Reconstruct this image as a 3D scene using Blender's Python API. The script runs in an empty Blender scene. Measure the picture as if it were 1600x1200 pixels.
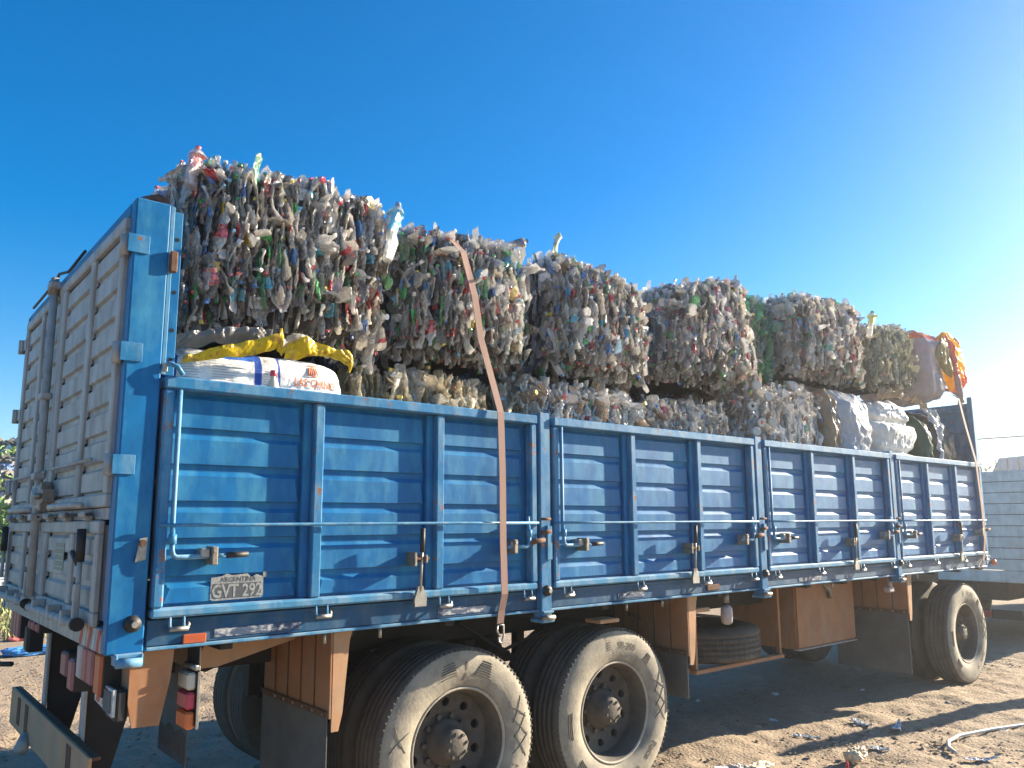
import bpy, bmesh, math, random
import numpy as np
from mathutils import Vector, Matrix, noise
S = bpy.context.scene
COL = S.collection
PI = math.pi
rad = math.radians

# ------------------------------------------------------------------ camera, sky, sun
cd = bpy.data.cameras.new('camera'); cam = bpy.data.objects.new('camera', cd); COL.objects.link(cam)
S.camera = cam
_p, _r, _y = .1541, -.0061, .8727
fw = Vector((math.cos(_y)*math.cos(_p), math.sin(_y)*math.cos(_p), math.sin(_p)))
rt = Vector((math.sin(_y), -math.cos(_y), 0)); up = rt.cross(fw)
R2 = rt*math.cos(_r)+up*math.sin(_r); U2 = -rt*math.sin(_r)+up*math.cos(_r)
cam.matrix_world = Matrix(((R2.x, U2.x, -fw.x, -.8499), (R2.y, U2.y, -fw.y, -3.5652), (R2.z, U2.z, -fw.z, 1.7138), (0, 0, 0, 1)))
cd.sensor_width = 36; cd.lens = 1246.16/1600*36
cd.shift_x = -10.16/1600; cd.shift_y = 23.49/1600
cd.clip_start = .05; cd.clip_end = 3000

SUN = Vector((3, -.62, 1.12)).normalized()          # direction towards the sun
elev = math.asin(SUN.z); azim = math.atan2(SUN.x, SUN.y)
w = bpy.data.worlds.new('World'); S.world = w; w.use_nodes = True
nt = w.node_tree; nt.nodes.clear()
sky = nt.nodes.new('ShaderNodeTexSky'); sky.sky_type = 'NISHITA'; sky.sun_disc = False
sky.sun_elevation = elev; sky.sun_rotation = azim
sky.altitude = 100; sky.air_density = 1.0; sky.dust_density = .3; sky.ozone_density = 2.5
hs = nt.nodes.new('ShaderNodeHueSaturation'); hs.inputs['Saturation'].default_value = 1.52; hs.inputs['Hue'].default_value = .504
bg = nt.nodes.new('ShaderNodeBackground'); bg.inputs['Strength'].default_value = .063
out = nt.nodes.new('ShaderNodeOutputWorld')
nt.links.new(sky.outputs[0], hs.inputs['Color']); nt.links.new(hs.outputs[0], bg.inputs[0]); nt.links.new(bg.outputs[0], out.inputs[0])
ld = bpy.data.lights.new('sun', 'SUN'); ld.energy = 5; ld.angle = rad(.5); ld.color = (1, .87, .68)
sun = bpy.data.objects.new('sun', ld); COL.objects.link(sun); sun.location = (20, -5, 12)
sun.rotation_euler = SUN.to_track_quat('Z', 'Y').to_euler()
S.view_settings.view_transform = 'Standard'; S.view_settings.look = 'None'
S.view_settings.exposure = 1.85; S.view_settings.gamma = 1
S.render.resolution_x = 1024; S.render.resolution_y = 768
S.cycles.max_bounces = 6; S.cycles.transparent_max_bounces = 10
S.cycles.diffuse_bounces = 3; S.cycles.glossy_bounces = 2; S.cycles.transmission_bounces = 4

# ------------------------------------------------------------------ materials
def nodes(name):
    m = bpy.data.materials.new(name); m.use_nodes = True
    return m, m.node_tree, m.node_tree.nodes['Principled BSDF']
def N(t, typ, **kw):
    n = t.nodes.new(typ)
    for k, v in kw.items():
        if k in n.inputs: n.inputs[k].default_value = v
        else: setattr(n, k, v)
    return n
def c4(c): return (*c, 1) if len(c) == 3 else c
def coords(t, scale=(1, 1, 1)):
    tc = N(t, 'ShaderNodeTexCoord'); mp = N(t, 'ShaderNodeMapping'); mp.inputs['Scale'].default_value = scale
    t.links.new(tc.outputs['Object'], mp.inputs[0]); return mp.outputs[0]
def noise_mask(t, vec, scale, lo, hi, detail=5, rough=.6):
    n = N(t, 'ShaderNodeTexNoise', Scale=scale, Detail=detail, Roughness=rough); t.links.new(vec, n.inputs['Vector'])
    r = N(t, 'ShaderNodeMapRange'); r.inputs[1].default_value = lo; r.inputs[2].default_value = hi
    t.links.new(n.outputs[0], r.inputs[0]); return r.outputs[0]
def mix(t, fac, a, b):
    m = N(t, 'ShaderNodeMix', data_type='RGBA')
    for sock, v in ((m.inputs[0], fac), (m.inputs[6], a), (m.inputs[7], b)):
        if hasattr(v, 'links') or isinstance(v, bpy.types.NodeSocket): t.links.new(v, sock)
        else: sock.default_value = c4(v) if isinstance(v, tuple) else v
    return m.outputs[2]
def bump(t, b, vec, scale, dist, strength=1, detail=4):
    n = N(t, 'ShaderNodeTexNoise', Scale=scale, Detail=detail); t.links.new(vec, n.inputs['Vector'])
    bp = N(t, 'ShaderNodeBump', Strength=strength, Distance=dist)
    t.links.new(n.outputs[0], bp.inputs['Height']); t.links.new(bp.outputs[0], b.inputs['Normal']); return bp
def painted(name, base, dust=(.3, .3, .28), rust=(.16, .07, .035), dustamt=.5, rustamt=.0, rough=.42, scale=3., streak=True, metal=0., sheen=.08):
    m, t, b = nodes(name); v = coords(t)
    vs = coords(t, (3, 3, 1.1)) if streak else v
    dark = tuple(c*.72 for c in base)
    col = mix(t, noise_mask(t, v, scale*2, .3, .7), base, dark)
    d1 = noise_mask(t, vs, scale, .45, .75, 6, .65)
    ml = N(t, 'ShaderNodeMath', operation='MULTIPLY'); t.links.new(d1, ml.inputs[0]); ml.inputs[1].default_value = dustamt
    col = mix(t, ml.outputs[0], col, dust)
    # scuffs: bright fine streaks across
    vx = coords(t, (1.2, 1.2, 9))
    d2 = noise_mask(t, vx, scale*3, .66, .72, 8, .7)
    ml2 = N(t, 'ShaderNodeMath', operation='MULTIPLY'); t.links.new(d2, ml2.inputs[0]); ml2.inputs[1].default_value = .18*min(1, dustamt*1.5)
    col = mix(t, ml2.outputs[0], col, tuple(min(1, c*1.6+.05) for c in dust))
    if rustamt > 0:
        r = noise_mask(t, v, scale*4.3, .72-rustamt*.25, .76-rustamt*.25, 8, .72)
        col = mix(t, r, col, mix(t, noise_mask(t, v, 60, .3, .7), rust, tuple(c*2.2 for c in rust)))
    t.links.new(col, b.inputs['Base Color'])
    rr = N(t, 'ShaderNodeMapRange'); rr.inputs[3].default_value = rough; rr.inputs[4].default_value = min(1, rough+.35)
    t.links.new(d1, rr.inputs[0]); t.links.new(rr.outputs[0], b.inputs['Roughness'])
    b.inputs['Metallic'].default_value = metal; b.inputs['Specular IOR Level'].default_value = .22
    b.inputs['Sheen Weight'].default_value = sheen; b.inputs['Sheen Roughness'].default_value = .45; b.inputs['Sheen Tint'].default_value = (1, .93, .85, 1)
    b1 = bump(t, b, v, 14, .004, .35); b2 = N(t, 'ShaderNodeBump', Strength=.25, Distance=.02)
    n2 = N(t, 'ShaderNodeTexNoise', Scale=2.6, Detail=2.); t.links.new(v, n2.inputs['Vector']); t.links.new(n2.outputs[0], b2.inputs['Height']); t.links.new(b1.outputs[0], b2.inputs['Normal']); t.links.new(b2.outputs[0], b.inputs['Normal'])
    return m
def plain(name, col, rough=.6, metal=0., var=.25, scale=8, bd=.002, emit=None):
    m, t, b = nodes(name); v = coords(t)
    t.links.new(mix(t, noise_mask(t, v, scale, .3, .7), col, tuple(c*(1-var) for c in col)), b.inputs['Base Color'])
    b.inputs['Roughness'].default_value = rough; b.inputs['Metallic'].default_value = metal
    if bd: bump(t, b, v, scale*4, bd, .5)
    return m

M = {}
M['blue'] = painted('blue_paint', (.001, .135, .35), (.04, .245, .375), dustamt=.75, rustamt=.12)
M['blueworn'] = painted('worn_blue_paint', (.02, .175, .37), (.16, .31, .42), dustamt=.8, rustamt=.5, scale=4)
M['bluebeam'] = painted('grimy_blue_paint', (.008, .085, .19), (.12, .155, .175), dustamt=.7, rustamt=.25, scale=2.2)
M['bluelight'] = painted('faded_and_lit_blue', (.06, .24, .42), (.3, .38, .42), dustamt=.7, rustamt=.2, scale=4)
M['grey'] = painted('light_grey_paint', (.46, .45, .425), (.22, .21, .185), rust=(.12, .1, .08), dustamt=.7, rustamt=.12, rough=.5)
M['greytube'] = painted('grey_tube_paint', (.44, .44, .42), (.2, .19, .17), dustamt=.7, rustamt=.25, rough=.5, scale=6)
M['orange'] = painted('orange_primer', (.40, .185, .085), (.36, .26, .18), dustamt=.8, rustamt=.05, rough=.6)
M['tanplate'] = painted('dusty_sunlit_tan', (.5, .28, .15), (.42, .33, .22), dustamt=.8, rough=.6)  # dusty tan; also carries the sunlit tone of flanges and splash plate
M['dark'] = plain('dark_chassis', (.035, .03, .027), .8, var=.5)
M['black'] = plain('black_rubber', (.02, .02, .02), .6)
M['hole'] = plain('dark_recess', (.008, .008, .008), .9, bd=0)
M['steel'] = plain('dull_steel', (.4, .38, .34), .45, .7, .4, 30)
M['brass'] = plain('worn_latch_steel', (.33, .28, .22), .55, .5, .5, 40)
M['flap'] = plain('mud_flap_rubber', (.13, .125, .115), .75, var=.35, scale=5)
M['rust'] = plain('rusty_steel', (.16, .075, .04), .85, 0, .5, 25)
M['white_lens'] = plain('cream_lens', (.72, .66, .52), .3, bd=0)
M['red_lens'] = plain('red_lens', (.6, .06, .1), .25, bd=0)
M['orange_lens'] = plain('orange_lens', (.8, .2, .06), .25, bd=0)
M['dusty_red_lens'] = plain('dusty_red_lens', (.38, .13, .13), .5, bd=0)
M['dusty_white_lens'] = plain('dusty_white_lens', (.5, .42, .4), .5, bd=0)
M['red_reflector'] = plain('red_reflector', (.5, .1, .03), .4, bd=0)
M['red_paint'] = plain('red_paint', (.5, .03, .02), .5)
M['plate_white'] = plain('plate_white_paint', (.34, .35, .34), .6, var=.55, scale=60)
M['white_paint'] = plain('white_paint', (.62, .62, .58), .55, var=.4, scale=30)
M['plate_black'] = plain('plate_black_paint', (.07, .08, .09), .6, var=.4, scale=40)
M['sticker'] = plain('sticker_green_grey', (.28, .3, .22), .6, var=.3, scale=60)
M['bolt'] = plain('bolt_steel', (.5, .47, .42), .35, .8, .3, 50, 0)

def scraped(name, base, patch):
    m, t, b = nodes(name); v = coords(t, (1, 1, 2.5))
    c = mix(t, noise_mask(t, v, 14, .42, .5, 8, .75), patch, base); t.links.new(c, b.inputs['Base Color']); b.inputs['Roughness'].default_value = .65
    return m
M['scrape'] = scraped('scraped_old_sticker', (.03, .06, .12), (.42, .42, .42))

# tyre: dusty tan rubber
def tyre_mat(name, rubber, dust, lo, hi):
    m, t, b = nodes(name); v = coords(t)
    t.links.new(mix(t, noise_mask(t, v, 7, lo, hi, 8, .7), rubber, dust), b.inputs['Base Color'])
    b.inputs['Roughness'].default_value = .85; bump(t, b, v, 60, .003, .6, 6); return m
M['sidewall'] = tyre_mat('dusty_tyre_sidewall', (.13, .118, .10), (.34, .30, .225), .25, .6)
M['tread'] = tyre_mat('dusty_tyre_tread', (.06, .055, .05), (.13, .115, .09), .35, .75)
M['rim'] = tyre_mat('dusty_steel_rim', (.06, .052, .043), (.15, .128, .10), .3, .75)
M['rimedge'] = tyre_mat('rim_edge', (.3, .27, .22), (.5, .44, .34), .3, .7)
M['tyremark'] = plain('tyre_marking', (.12, .105, .085), .9, bd=0)

def plastic(name, rough=.13, trans=.2, alpha=.42):
    m, t, b = nodes(name)
    at = N(t, 'ShaderNodeAttribute', attribute_name='Col')
    v = coords(t)
    # grime varies over each piece
    g = noise_mask(t, v, 9, .35, .75, 5, .6)
    ml = N(t, 'ShaderNodeMath', operation='MULTIPLY'); t.links.new(g, ml.inputs[0]); ml.inputs[1].default_value = .25
    col = mix(t, ml.outputs[0], at.outputs['Color'], (.17, .125, .075))
    t.links.new(col, b.inputs['Base Color']); b.inputs['Roughness'].default_value = rough
    b.inputs['IOR'].default_value = 1.85; b.inputs['Specular IOR Level'].default_value = .8
    bp = bump(t, b, v, 42, .010, 1., 2); bp.inputs['Height'].links[0].from_node.inputs['Distortion'].default_value = 1.6
    b.inputs['Coat Weight'].default_value = .9; b.inputs['Coat Roughness'].default_value = .07; t.links.new(bp.outputs[0], b.inputs['Coat Normal'])
    tl = N(t, 'ShaderNodeBsdfTranslucent'); t.links.new(col, tl.inputs[0]); t.links.new(bp.outputs[0], tl.inputs['Normal'])
    tp = N(t, 'ShaderNodeBsdfTransparent')
    inv = N(t, 'ShaderNodeMath', operation='SUBTRACT'); inv.inputs[0].default_value = 1; t.links.new(at.outputs['Alpha'], inv.inputs[1])
    f1 = N(t, 'ShaderNodeMath', operation='MULTIPLY'); f1.inputs[1].default_value = trans; t.links.new(inv.outputs[0], f1.inputs[0])
    f2 = N(t, 'ShaderNodeMath', operation='MULTIPLY'); f2.inputs[1].default_value = alpha; t.links.new(inv.outputs[0], f2.inputs[0])
    m1 = N(t, 'ShaderNodeMixShader'); m2 = N(t, 'ShaderNodeMixShader')
    t.links.new(f1.outputs[0], m1.inputs[0]); t.links.new(b.outputs[0], m1.inputs[1]); t.links.new(tl.outputs[0], m1.inputs[2])
    t.links.new(f2.outputs[0], m2.inputs[0]); t.links.new(m1.outputs[0], m2.inputs[1]); t.links.new(tp.outputs[0], m2.inputs[2])
    t.links.new(m2.outputs[0], t.nodes['Material Output'].inputs[0])
    return m
M['pet'] = plastic('crushed_plastic')
def attr_mat(name, rough=.6, bs=30, bd=.003, grime=.3):
    m, t, b = nodes(name); at = N(t, 'ShaderNodeAttribute', attribute_name='Col'); v = coords(t)
    g = noise_mask(t, v, 5, .4, .8, 6, .65)
    ml = N(t, 'ShaderNodeMath', operation='MULTIPLY'); t.links.new(g, ml.inputs[0]); ml.inputs[1].default_value = grime
    t.links.new(mix(t, ml.outputs[0], at.outputs['Color'], (.15, .115, .08)), b.inputs['Base Color'])
    b.inputs['Roughness'].default_value = rough; bump(t, b, v, bs, bd, .6, 5); return m
_film = attr_mat
def film_mat(name):
    m = attr_mat(name, .25, 14, .02); t = m.node_tree; b = t.nodes['Principled BSDF']
    tl = N(t, 'ShaderNodeBsdfTranslucent'); t.links.new(b.inputs['Base Color'].links[0].from_socket, tl.inputs[0])
    mx = N(t, 'ShaderNodeMixShader'); mx.inputs[0].default_value = .45; t.links.new(b.outputs[0], mx.inputs[1]); t.links.new(tl.outputs[0], mx.inputs[2]); t.links.new(mx.outputs[0], t.nodes['Material Output'].inputs[0]); return m
M['sack'] = attr_mat('woven_sack_plastic', .6, 18, .012)
M['film'] = film_mat('wrinkled_film')
M['core'] = plain('compressed_shaded_plastic', (.06, .052, .043), .5, var=.7, scale=18, bd=.03)  # shade deep in the bales is put into this dark colour

# ------------------------------------------------------------------ mesh builder
def wloc(o):
    v = Vector((0, 0, 0))
    while o is not None: v += o.location; o = o.parent
    return v
def tag(o, label=None, cat=None, group=None, kind=None):
    if label: o['label'] = label
    if cat: o['category'] = cat
    if group: o['group'] = group
    if kind: o['kind'] = kind
    return o
def empty(name, loc=(0, 0, 0), parent=None, **kw):
    o = bpy.data.objects.new(name, None); COL.objects.link(o); o.empty_display_size = .2
    o.location = Vector(loc)-(wloc(parent) if parent else Vector()); o.parent = parent
    return tag(o, **kw)
class MB:
    def __init__(s): s.v = []; s.f = []; s.m = []; s.sm = []; s.mats = []; s.xf = None
    def mi(s, mat):
        if mat not in s.mats: s.mats.append(mat)
        return s.mats.index(mat)
    def add(s, vs, fs, mat, smooth=False):
        o = len(s.v); k = s.mi(mat)
        if s.xf is not None: vs = [s.xf @ Vector(v) for v in vs]
        s.v += [tuple(v) for v in vs]
        for f in fs: s.f.append([i+o for i in f]); s.m.append(k); s.sm.append(smooth)
        return s
    def box(s, a, b, mat, bev=.004, rot=None):
        a, b = [min(x, y) for x, y in zip(a, b)], [max(x, y) for x, y in zip(a, b)]
        c = [(x+y)/2 for x, y in zip(a, b)]; h = [(y-x)/2 for x, y in zip(a, b)]
        e = min(bev, min(h)*.45); vs = []; idx = {}
        for i in (-1, 1):
            for j in (-1, 1):
                for k in (-1, 1):
                    for ax in range(3):
                        p = [i*h[0], j*h[1], k*h[2]]
                        for q in range(3):
                            if q != ax: p[q] -= math.copysign(e, p[q])
                        idx[(i, j, k, ax)] = len(vs); vs.append(Vector(p))
        fs = []
        for ax in range(3):
            o1, o2 = [(1, 2), (0, 2), (0, 1)][ax]
            for sg in (-1, 1):
                L = []
                for u, w_ in ((-1, -1), (1, -1), (1, 1), (-1, 1)):
                    t = [0, 0, 0]; t[ax] = sg; t[o1] = u; t[o2] = w_; L.append(idx[(*t, ax)])
                fs.append(L if (sg == 1) ^ (ax == 1) else L[::-1])
        for a1, a2, a3 in ((0, 1, 2), (0, 2, 1), (1, 2, 0)):
            for s1 in (-1, 1):
                for s2 in (-1, 1):
                    t = [0, 0, 0]; t[a1] = s1; t[a2] = s2
                    t[a3] = -1; p0 = tuple(t); t[a3] = 1; p1 = tuple(t)
                    L = [idx[(*p0, a1)], idx[(*p1, a1)], idx[(*p1, a2)], idx[(*p0, a2)]]
                    fs.append(L)
        for i in (-1, 1):
            for j in (-1, 1):
                for k in (-1, 1): fs.append([idx[(i, j, k, 0)], idx[(i, j, k, 1)], idx[(i, j, k, 2)]])
        # orient faces outward
        o2 = []
        for f in fs:
            cc = sum((vs[i] for i in f), Vector())/len(f); nn = (vs[f[1]]-vs[f[0]]).cross(vs[f[2]]-vs[f[0]])
            o2.append(f if nn.dot(cc) > 0 else f[::-1])
        if rot is not None: vs = [rot @ v for v in vs]
        return s.add([v+Vector(c) for v in vs], o2, mat)
    def prism(s, pts, d, mat):
        """polygon (3D points) extruded by vector d"""
        n = len(pts); P = [Vector(p) for p in pts]; D = Vector(d)
        nn = Vector((0, 0, 0))
        for i in range(1, n-1): nn += (P[i]-P[0]).cross(P[i+1]-P[0])
        fl = nn.dot(D) > 0
        fs = [list(range(n))[::-1] if fl else list(range(n)), [i+n for i in (range(n) if fl else reversed(range(n)))]]
        for i in range(n):
            j = (i+1) % n; q = [i, j, j+n, i+n]; fs.append(q if fl else q[::-1])
        return s.add(P+[p+D for p in P], fs, mat)
    def tube(s, pts, r, mat, n=8, closed=False, smooth=True):
        P = [Vector(p) for p in pts]; vs = []; fs = []; m = len(P)
        prev = None
        for i, p in enumerate(P):
            a = P[i-1] if i > 0 else (P[-1] if closed else p); b_ = P[(i+1) % m] if (i < m-1 or closed) else p
            t = (b_-a).normalized()
            if prev is None: u = t.orthogonal().normalized()
            else: u = (prev-t*prev.dot(t)).normalized()
            prev = u; w_ = t.cross(u); rr = r[i] if isinstance(r, (list, tuple)) else r
            for k in range(n): vs.append(p+u*math.cos(2*PI*k/n)*rr+w_*math.sin(2*PI*k/n)*rr)
        for i in range(m if closed else m-1):
            for k in range(n):
                a = i*n+k; b_ = i*n+(k+1) % n; c = ((i+1) % m)*n+(k+1) % n; d = ((i+1) % m)*n+k
                fs.append([a, b_, c, d])
        if not closed: fs.append(list(range(n))[::-1]); fs.append([(m-1)*n+k for k in range(n)])
        return s.add(vs, fs, mat, smooth)
    def cyl(s, a, b, r, mat, n=16, r2=None): return s.tube([a, b], [r, r if r2 is None else r2], mat, n, smooth=False)
    def lathe(s, prof, c, mat, n=48, axis='Y', smooth=True, matfn=None):
        """prof: (radius, offset along axis)"""
        vs = []; m = len(prof)
        for k in range(n):
            a = 2*PI*k/n
            for r, h in prof:
                if axis == 'Y': vs.append((c[0]+r*math.cos(a), c[1]+h, c[2]+r*math.sin(a)))
                elif axis == 'Z': vs.append((c[0]+r*math.cos(a), c[1]+r*math.sin(a), c[2]+h))
                else: vs.append((c[0]+h, c[1]+r*math.cos(a), c[2]+r*math.sin(a)))
        for i in range(m-1):
            fs = [[k*m+i, k*m+i+1, ((k+1) % n)*m+i+1, ((k+1) % n)*m+i] for k in range(n)]
            if i == 0: base = len(s.v); s.add(vs, [], mat, smooth)
            kk = s.mi(matfn(i) if matfn else mat)
            for f in fs: s.f.append([q+base for q in f]); s.m.append(kk); s.sm.append(smooth)
        return s
    def build(s, name, parent=None, origin=None, recalc=False, **kw):
        O = Vector(origin) if origin is not None else (wloc(parent) if parent else Vector())
        pl = wloc(parent) if parent else Vector()
        me = bpy.data.meshes.new(name); me.from_pydata([tuple(Vector(v)-O) for v in s.v], [], s.f)
        for m in s.mats: me.materials.append(M[m] if isinstance(m, str) else m)
        me.polygons.foreach_set('material_index', s.m); me.polygons.foreach_set('use_smooth', s.sm)
        if recalc:
            bm = bmesh.new(); bm.from_mesh(me); bmesh.ops.recalc_face_normals(bm, faces=bm.faces); bm.to_mesh(me); bm.free()
        me.update()
        o = bpy.data.objects.new(name, me); COL.objects.link(o); o.parent = parent; o.location = O-pl
        return tag(o, **kw)
def text_geo(txt, size=1., bold=0.):
    cu = bpy.data.curves.new('t', 'FONT'); cu.body = txt; cu.size = size; cu.align_x = 'CENTER'; cu.offset = bold; cu.resolution_u = 2
    o = bpy.data.objects.new('t', cu); COL.objects.link(o)
    dg = bpy.context.evaluated_depsgraph_get(); me = o.evaluated_get(dg).to_mesh()
    vs = [tuple(v.co) for v in me.vertices]; fs = [list(p.vertices) for p in me.polygons]
    o.evaluated_get(dg).to_mesh_clear(); bpy.data.objects.remove(o); bpy.data.curves.remove(cu)
    return vs, fs
def text(mb, txt, size, fn, mat, bold=0.):
    vs, fs = text_geo(txt, size, bold); mb.add([fn(x, y) for x, y, z in vs], fs, mat)

# ------------------------------------------------------------------ numpy mesh
def np_mesh(name, V, F, C=None, mat=None, smooth=False, origin=(0, 0, 0), parent=None, **kw):
    O = np.array(origin, float)
    me = bpy.data.meshes.new(name); nf, k = F.shape
    me.vertices.add(len(V)); me.vertices.foreach_set('co', (V-O).astype(np.float32).ravel())
    me.loops.add(nf*k); me.loops.foreach_set('vertex_index', F.astype(np.int32).ravel())
    me.polygons.add(nf); me.polygons.foreach_set('loop_start', np.arange(0, nf*k, k, dtype=np.int32))
    me.update(calc_edges=True)
    me.polygons.foreach_set('use_smooth', np.full(nf, smooth))
    if C is not None:
        at = me.attributes.new('Col', 'FLOAT_COLOR', 'FACE' if len(C) == nf else 'POINT'); at.data.foreach_set('color', C.astype(np.float32).ravel())
    if mat: me.materials.append(M[mat] if isinstance(mat, str) else mat)
    if name is None: return me
    o = bpy.data.objects.new(name, me); COL.objects.link(o); o.parent = parent
    o.location = Vector(origin)-(wloc(parent) if parent else Vector())
    return tag(o, **kw)

rng = np.random.default_rng(7); random.seed(7)

# ------------------------------------------------------------------ crushed bottles
def bottle_geo(r, n=10, hi=True):
    L = r.uniform(.18, .30); R = r.uniform(.026, .042)
    if hi:
        t = np.array([0, .01, .05, .12, .2, .28, .36, .44, .52, .6, .67, .74, .81, .87, .9, .915, .92, .985, .99, .99])
        p = np.array([.02, .7, 1, 1, .97, 1, .96, 1, .97, 1, .97, .85, .6, .38, .33, .33, .4, .4, .36, .01])
        cls = np.array([0]*5+[1]*4+[0]*6+[2]*4)
    else:
        t = np.array([0, .01, .12, .28, .44, .6, .76, .9, .92, .99, .99]); p = np.array([.02, .8, 1, .96, 1, .97, .8, .34, .4, .4, .01])
        cls = np.array([0, 0, 0, 1, 0, 0, 0, 2, 2, 2])
    a = np.arange(n)*2*PI/n
    neck = np.clip((t-.8)/.1, 0, 1)[:, None]
    flat = (r.uniform(.08, .26)*(1+.35*np.sin(t*r.uniform(4, 9)+r.uniform(0, 6))))[:, None]*(1-neck)+neck
    wide = (1.25*(1-neck)+neck)
    rr = (p*R)[:, None]
    X = rr*wide*np.cos(a)[None]*(1+.13*np.sin(t*9+r.uniform(0, 6)))[:, None]; Y = rr*flat*np.sin(a)[None]; Z = np.repeat((t*L)[:, None], n, 1)-L/2
    P = np.stack([X, Y, Z], -1)
    for q in range(11):
        d = r.normal(size=3); d /= np.linalg.norm(d); nn = r.normal(size=3); nn[1] *= 1.5; nn /= np.linalg.norm(nn)
        u = P@d*r.uniform(9, 42)+r.uniform(0, 1); tri = np.abs((u % 1)*2-1)-.5
        P = P+(tri*(1-neck*.9)*r.uniform(.003, .009))[..., None]*nn
    P = P+r.normal(0, .0016, P.shape)
    bend = r.normal(0, 1.6); P[..., 1] += bend*(P[..., 2]**2)*(.6); P[..., 0] += r.normal(0, .8)*P[..., 2]**2
    m = len(t); V = P.reshape(-1, 3)
    i = np.arange(m-1)[:, None]; k = np.arange(n)[None]
    F = np.stack([i*n+k, i*n+(k+1) % n, (i+1)*n+(k+1) % n, (i+1)*n+k], -1).reshape(-1, 4)
    return V, F, np.repeat(cls, n)
HI = [bottle_geo(rng, 12) for _ in range(36)]
LO = [bottle_geo(rng, 7, False) for _ in range(24)]
CLEAR = [((.74, .69, .60), 0), ((.86, .84, .78), 0), ((.60, .55, .47), 0), ((.90, .89, .87), 0), ((.60, .61, .59), 0), ((.34, .31, .27), 0), ((.08, .075, .07), 0), ((.82, .80, .76), 0)]
PAL = {
 'mixed': (CLEAR*6+[((.83, .82, .78), 1), ((.1, .45, .18), .2), ((.15, .42, .2), .2), ((.45, .62, .72), .1), ((.16, .13, .1), .3), ((.2, .14, .09), .3), ((.6, .55, .5), .5)],
           [(.65, .04, .04), (.7, .05, .08), (.05, .2, .55), (.1, .5, .7), (.05, .5, .12), (.85, .85, .82), (.85, .85, .82), (.8, .6, .05), (.65, .04, .04), (.65, .04, .04), (.05, .2, .55)], .33),
 'pink': (CLEAR*5+[((.74, .57, .50), 0), ((.58, .40, .34), 0), ((.40, .26, .21), 0), ((.8, .75, .7), 1), ((.13, .45, .2), .2), ((.3, .2, .17), .3)],
          [(.65, .05, .08), (.7, .1, .2), (.8, .8, .78), (.05, .2, .5), (.7, .2, .3), (.1, .45, .2)], .22),
 'white': ([((.88, .86, .8), .9), ((.86, .85, .82), .9), ((.75, .72, .66), .8), ((.7, .66, .58), .4), ((.8, .8, .8), .9), ((.78, .76, .7), .9), ((.5, .35, .22), .9)],
           [(.6, .06, .08), (.05, .2, .5), (.1, .45, .25), (.8, .8, .8), (.8, .8, .8), (.1, .4, .6)], .16),
 'whitemix': ([((.8, .78, .73), .9), ((.75, .73, .7), .6), ((.62, .6, .56), .2), ((.5, .48, .44), 0), ((.3, .2, .14), .6), ((.45, .5, .55), .3), ((.82, .8, .78), .9)],
           [(.5, .06, .1), (.05, .2, .5), (.1, .3, .25), (.8, .8, .8), (.3, .12, .3), (.5, .25, .1)], .16),
 'oil': ([((.74, .66, .46), 0), ((.8, .73, .55), 0), ((.68, .6, .42), 0), ((.8, .76, .66), 0), ((.6, .52, .36), 0)],
         [(.85, .65, .04), (.8, .7, .1), (.85, .8, .7), (.8, .6, .05), (.15, .3, .1)], .16),
 'green': ([((.03, .42, .12), .1), ((.04, .5, .16), .1), ((.06, .36, .13), .1), ((.1, .3, .2), .1), ((.3, .4, .36), 0)], [(.03, .35, .1), (.1, .5, .2)], .1),
 'olive': ([((.42, .4, .28), 0), ((.34, .35, .24), 0), ((.5, .5, .38), 0), ((.26, .28, .2), 0), ((.6, .6, .52), 0)], [(.5, .5, .4), (.3, .35, .25), (.1, .3, .15)], .08),
}
CAPS = [(.65, .04, .04), (.7, .05, .05), (.05, .2, .6), (.1, .4, .7), (.04, .45, .1), (.85, .85, .82), (.82, .65, .05), (.1, .1, .1), (.85, .85, .82)]
def colours(r, cls, pal, labelled=None):
    body, labs, pl = PAL[pal]
    b, al = body[r.integers(len(body))]; b = np.array(b)*(r.uniform(.5, 1.25) if pal not in ('white', 'whitemix', 'oil') else r.uniform(.75, 1.15))
    C = np.zeros((len(cls), 4)); C[:] = (*np.clip(b, 0, .92), al)
    if r.random() < pl:
        l = np.array(labs[r.integers(len(labs))])*r.uniform(.8, 1.1); C[cls == 1] = (*np.clip(l, 0, .9), 1)
    c = CAPS[r.integers(len(CAPS))] if pal not in ('oil',) else [(.85, .65, .04), (.8, .1, .05), (.85, .8, .7)][r.integers(3)]
    if pal in ('olive', 'green') and r.random() < .8: c = b
    if pal in ('pink', 'whitemix', 'white') and r.random() < .5: c = b
    if r.random() < .55: C[cls == 2] = (*b, al)
    else: C[cls == 2] = (*c, 1)
    return C
LIBM = {}
def lib_mesh(pal, r):
    if pal not in LIBM:
        L = []
        for k in range(34):
            V, F, cls = HI[k % len(HI)]
            o = np_mesh('crushed_bottle', V, F, colours(r, cls, pal), 'pet'); L.append(o.data); bpy.data.objects.remove(o)
        LIBM[pal] = L
    return LIBM[pal][r.integers(len(LIBM[pal]))]
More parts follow.
